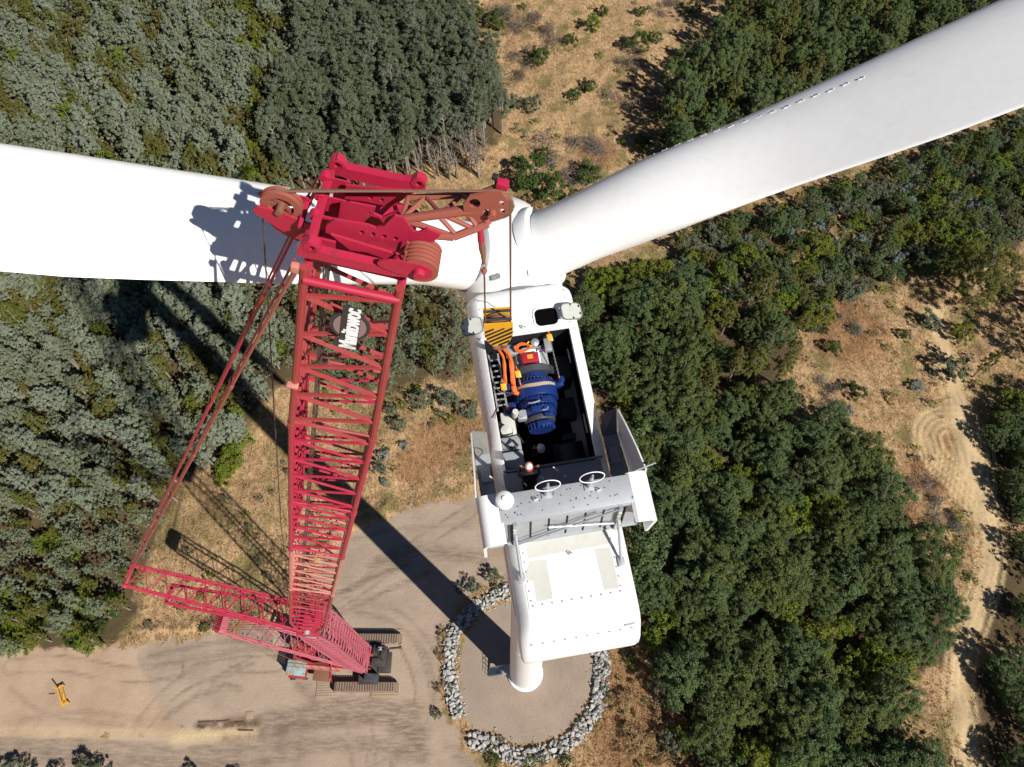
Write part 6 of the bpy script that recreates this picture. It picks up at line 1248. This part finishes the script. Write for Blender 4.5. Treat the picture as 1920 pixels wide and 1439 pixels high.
for kd, u, v_, s_, lb in (('greyshrub', 888, 1098, .95, 'dark shrub at the upper left of the stone ring'), ('greyshrub', 925, 1082, .9, 'dark shrub close to the tower at the stone ring'), ('greyshrub', 862, 1105, .6, 'small shrub where the tower shadow meets the stones'), ('dryshrub', 832, 1190, .9, 'dry reddish weeds left of the stone ring'), ('dryshrub', 828, 1225, .8, 'dry weeds along the left stones'), ('dryshrub', 824, 1290, .7, 'dry weeds at the lower left stones'), ('greyshrub', 820, 1340, .5, 'tiny dark shrub at the lower left of the ring'), ('shrub', 925, 1425, .7, 'small green shrub below the stone ring'), ('shrub', 1060, 1428, .7, 'green shrub below the right part of the stone ring'), ('greyshrub', 1245, 1225, 1.2, 'shrub right of the nacelle rear'), ('greyshrub', 1232, 1290, 1.0, 'shrub on the dry bank right of the ring'), ('shrub', 1280, 1275, 1.1, 'green shrub at the thicket foot right of the ring'), ('yel', 1215, 1100, 1.1, 'yellow green bush beside the nacelle rear'), ('dryshrub', 1170, 1320, 1.6, 'dry bush on the bank right of the stones'), ('dryshrub', 1190, 1390, 1.8, 'dry bush low on the bank right of the ring'), ('dryshrub', 1240, 1410, 1.8, 'dry bush at the bottom edge below the thicket'), ('dryshrub', 1250, 1350, 1.6, 'dry bush at the left foot of the thicket'), ('greyshrub', 1260, 1390, 1.2, 'dark shrub among dry bushes at the bottom'), ('dryshrub', 1205, 1260, 1.4, 'dry bush below the nacelle rear corner')): P1(kd, u, v_, s_, lb, g)
g = 'dark shrubs on the bottom edge'
for u, v_, s_, lb in ((18, 1432, 1.3, 'leftmost dark shrub on the bottom edge'), (58, 1436, 1.2, 'second dark shrub from the left on the bottom edge'), (105, 1442, 1.0, 'low shrub on the bottom edge left of the tall dark one'), (160, 1432, 1.5, 'tall dark shrub on the bottom edge at left'), (195, 1440, 1.2, 'dark shrub right of the tall one on the bottom edge'), (355, 1438, 1.0, 'lone dark shrub on the bottom edge below the straw'), (440, 1448, .9, 'rightmost dark shrub on the bottom edge')): P1('greyshrub', u, v_+13, s_*.8, lb, g)
# green and yellow plants along the lower edge of the plantation
g = 'bushes along the foot of the plantation'
for j in range(34):
    u = rnd.uniform(-20, 225); v_ = rnd.uniform(1110, 1205); P1('yel' if rnd.random() < .5 else 'shrub', u, v_, rnd.uniform(.7, 1.25), 'green bush at the lower edge of the left plantation above the bare dirt', g)
for j in range(16):
    u, v_ = rnd.choice(((430, 850), (425, 820), (400, 870), (100, 1010), (145, 920), (60, 1000), (500, 640), (240, 850), (20, 1000), (30, 900), (200, 545), (545, 80), (540, 110), (525, 150), (100, 130), (95, 140))); P1('yel', u+rnd.uniform(-15, 15), v_+rnd.uniform(-15, 15), rnd.uniform(.9, 1.5), 'yellow green bush in a gap of the left plantation', 'bushes in the plantation gaps', z=4)
# bare pale trunks at the open edge of the dense stand
for j in range(60):
    u = rnd.uniform(725, 912); v_ = rnd.uniform(292, 352)-(u-730)*.10; p = atz(u, v_, 0); h = rnd.uniform(6, 11); me = trunk_mesh(900+j % 8, h, .13, 12, 0, 1.5) if j < 8 else bare[j % 8]
    if j == 0: bare = []
    if j < 8: bare.append(me)
    o = bpy.data.objects.new('bare_tree', None); COL.objects.link(o); o.location = (p[0], p[1], 0); o.rotation_euler = (rnd.uniform(-.12, .12), rnd.uniform(-.12, .12), rnd.uniform(0, 6)); tag(o, 'bare pale trunk at the open lower edge of the dense stand', 'tree', 'bare trunks below the dense stand')
    t_ = bpy.data.objects.new('trunk', me); COL.objects.link(t_); t_.parent = o
# dry grass
def grass(npts, seed, test, hgt, col, name, lab):
    rg = np.random.default_rng(seed); u = rg.uniform(-30, 1950, npts); v_ = rg.uniform(-30, 1470, npts)
    d = _F[None]+((u-960)/FPX)[:, None]*_R-((v_-719.5)/FPX)[:, None]*_U; P = (CAM+d*(-CAM_H/d[:, 2])[:, None])[:, :2]
    ix = np.clip(np.searchsorted(gx, P[:, 0])-1, 0, nx-2); iy = np.clip(np.searchsorted(gy, P[:, 1])-1, 0, ny-2); gi = iy*nx+ix
    ok = test(gi, P); P = P[ok]; gi = gi[ok]; n = len(P); k = 4; C_ = np.repeat(np.concatenate([P, GZ[gi][:, None]], 1), k, 0); C_[:, :2] += rg.normal(size=(n*k, 2))*.16
    h = hgt*rg.uniform(.5, 1.4, n*k); D_ = nrm_rows(rg.normal(size=(n*k, 3))*A3(.75, .75, .2)+A3(0, 0, .8)); C_ = C_+D_*(h/2)[:, None]; N_ = nrm_rows(rg.normal(size=(n*k, 3)))
    V, Q, tv = quads_mesh('', C_, D_, np.cross(D_, N_), h/2, .035, np.clip(rg.normal(.5, .3, n*k), 0, 1), None); ob = bpy.data.objects.new(name, raw_mesh(name, V, Q, tv, M[col])); COL.objects.link(ob); ob['kind'] = 'stuff'; tag(ob, lab, 'grass')
OW = np.zeros(len(GP), int)
free = (sd_pad < -.1) & (sd_dirt < -.1) & (sd_ring < -.2) & (sd_trk < -.1) & (litter < .3) & (d_loop > 2.6)
grass(70000, 5, lambda gi, P: free[gi], .42, 'l_straw', 'dry_grass', 'dry straw coloured grass covering the open ground')
grass(9000, 6, lambda gi, P: free[gi] & (np.sin(P[:, 0]*.37+1)*np.cos(P[:, 1]*.31)+.5*np.sin(P[:, 0]*.9+P[:, 1]*.7) > .75), .4, 'l_green', 'green_weeds', 'patches of green weeds in the dry grass')
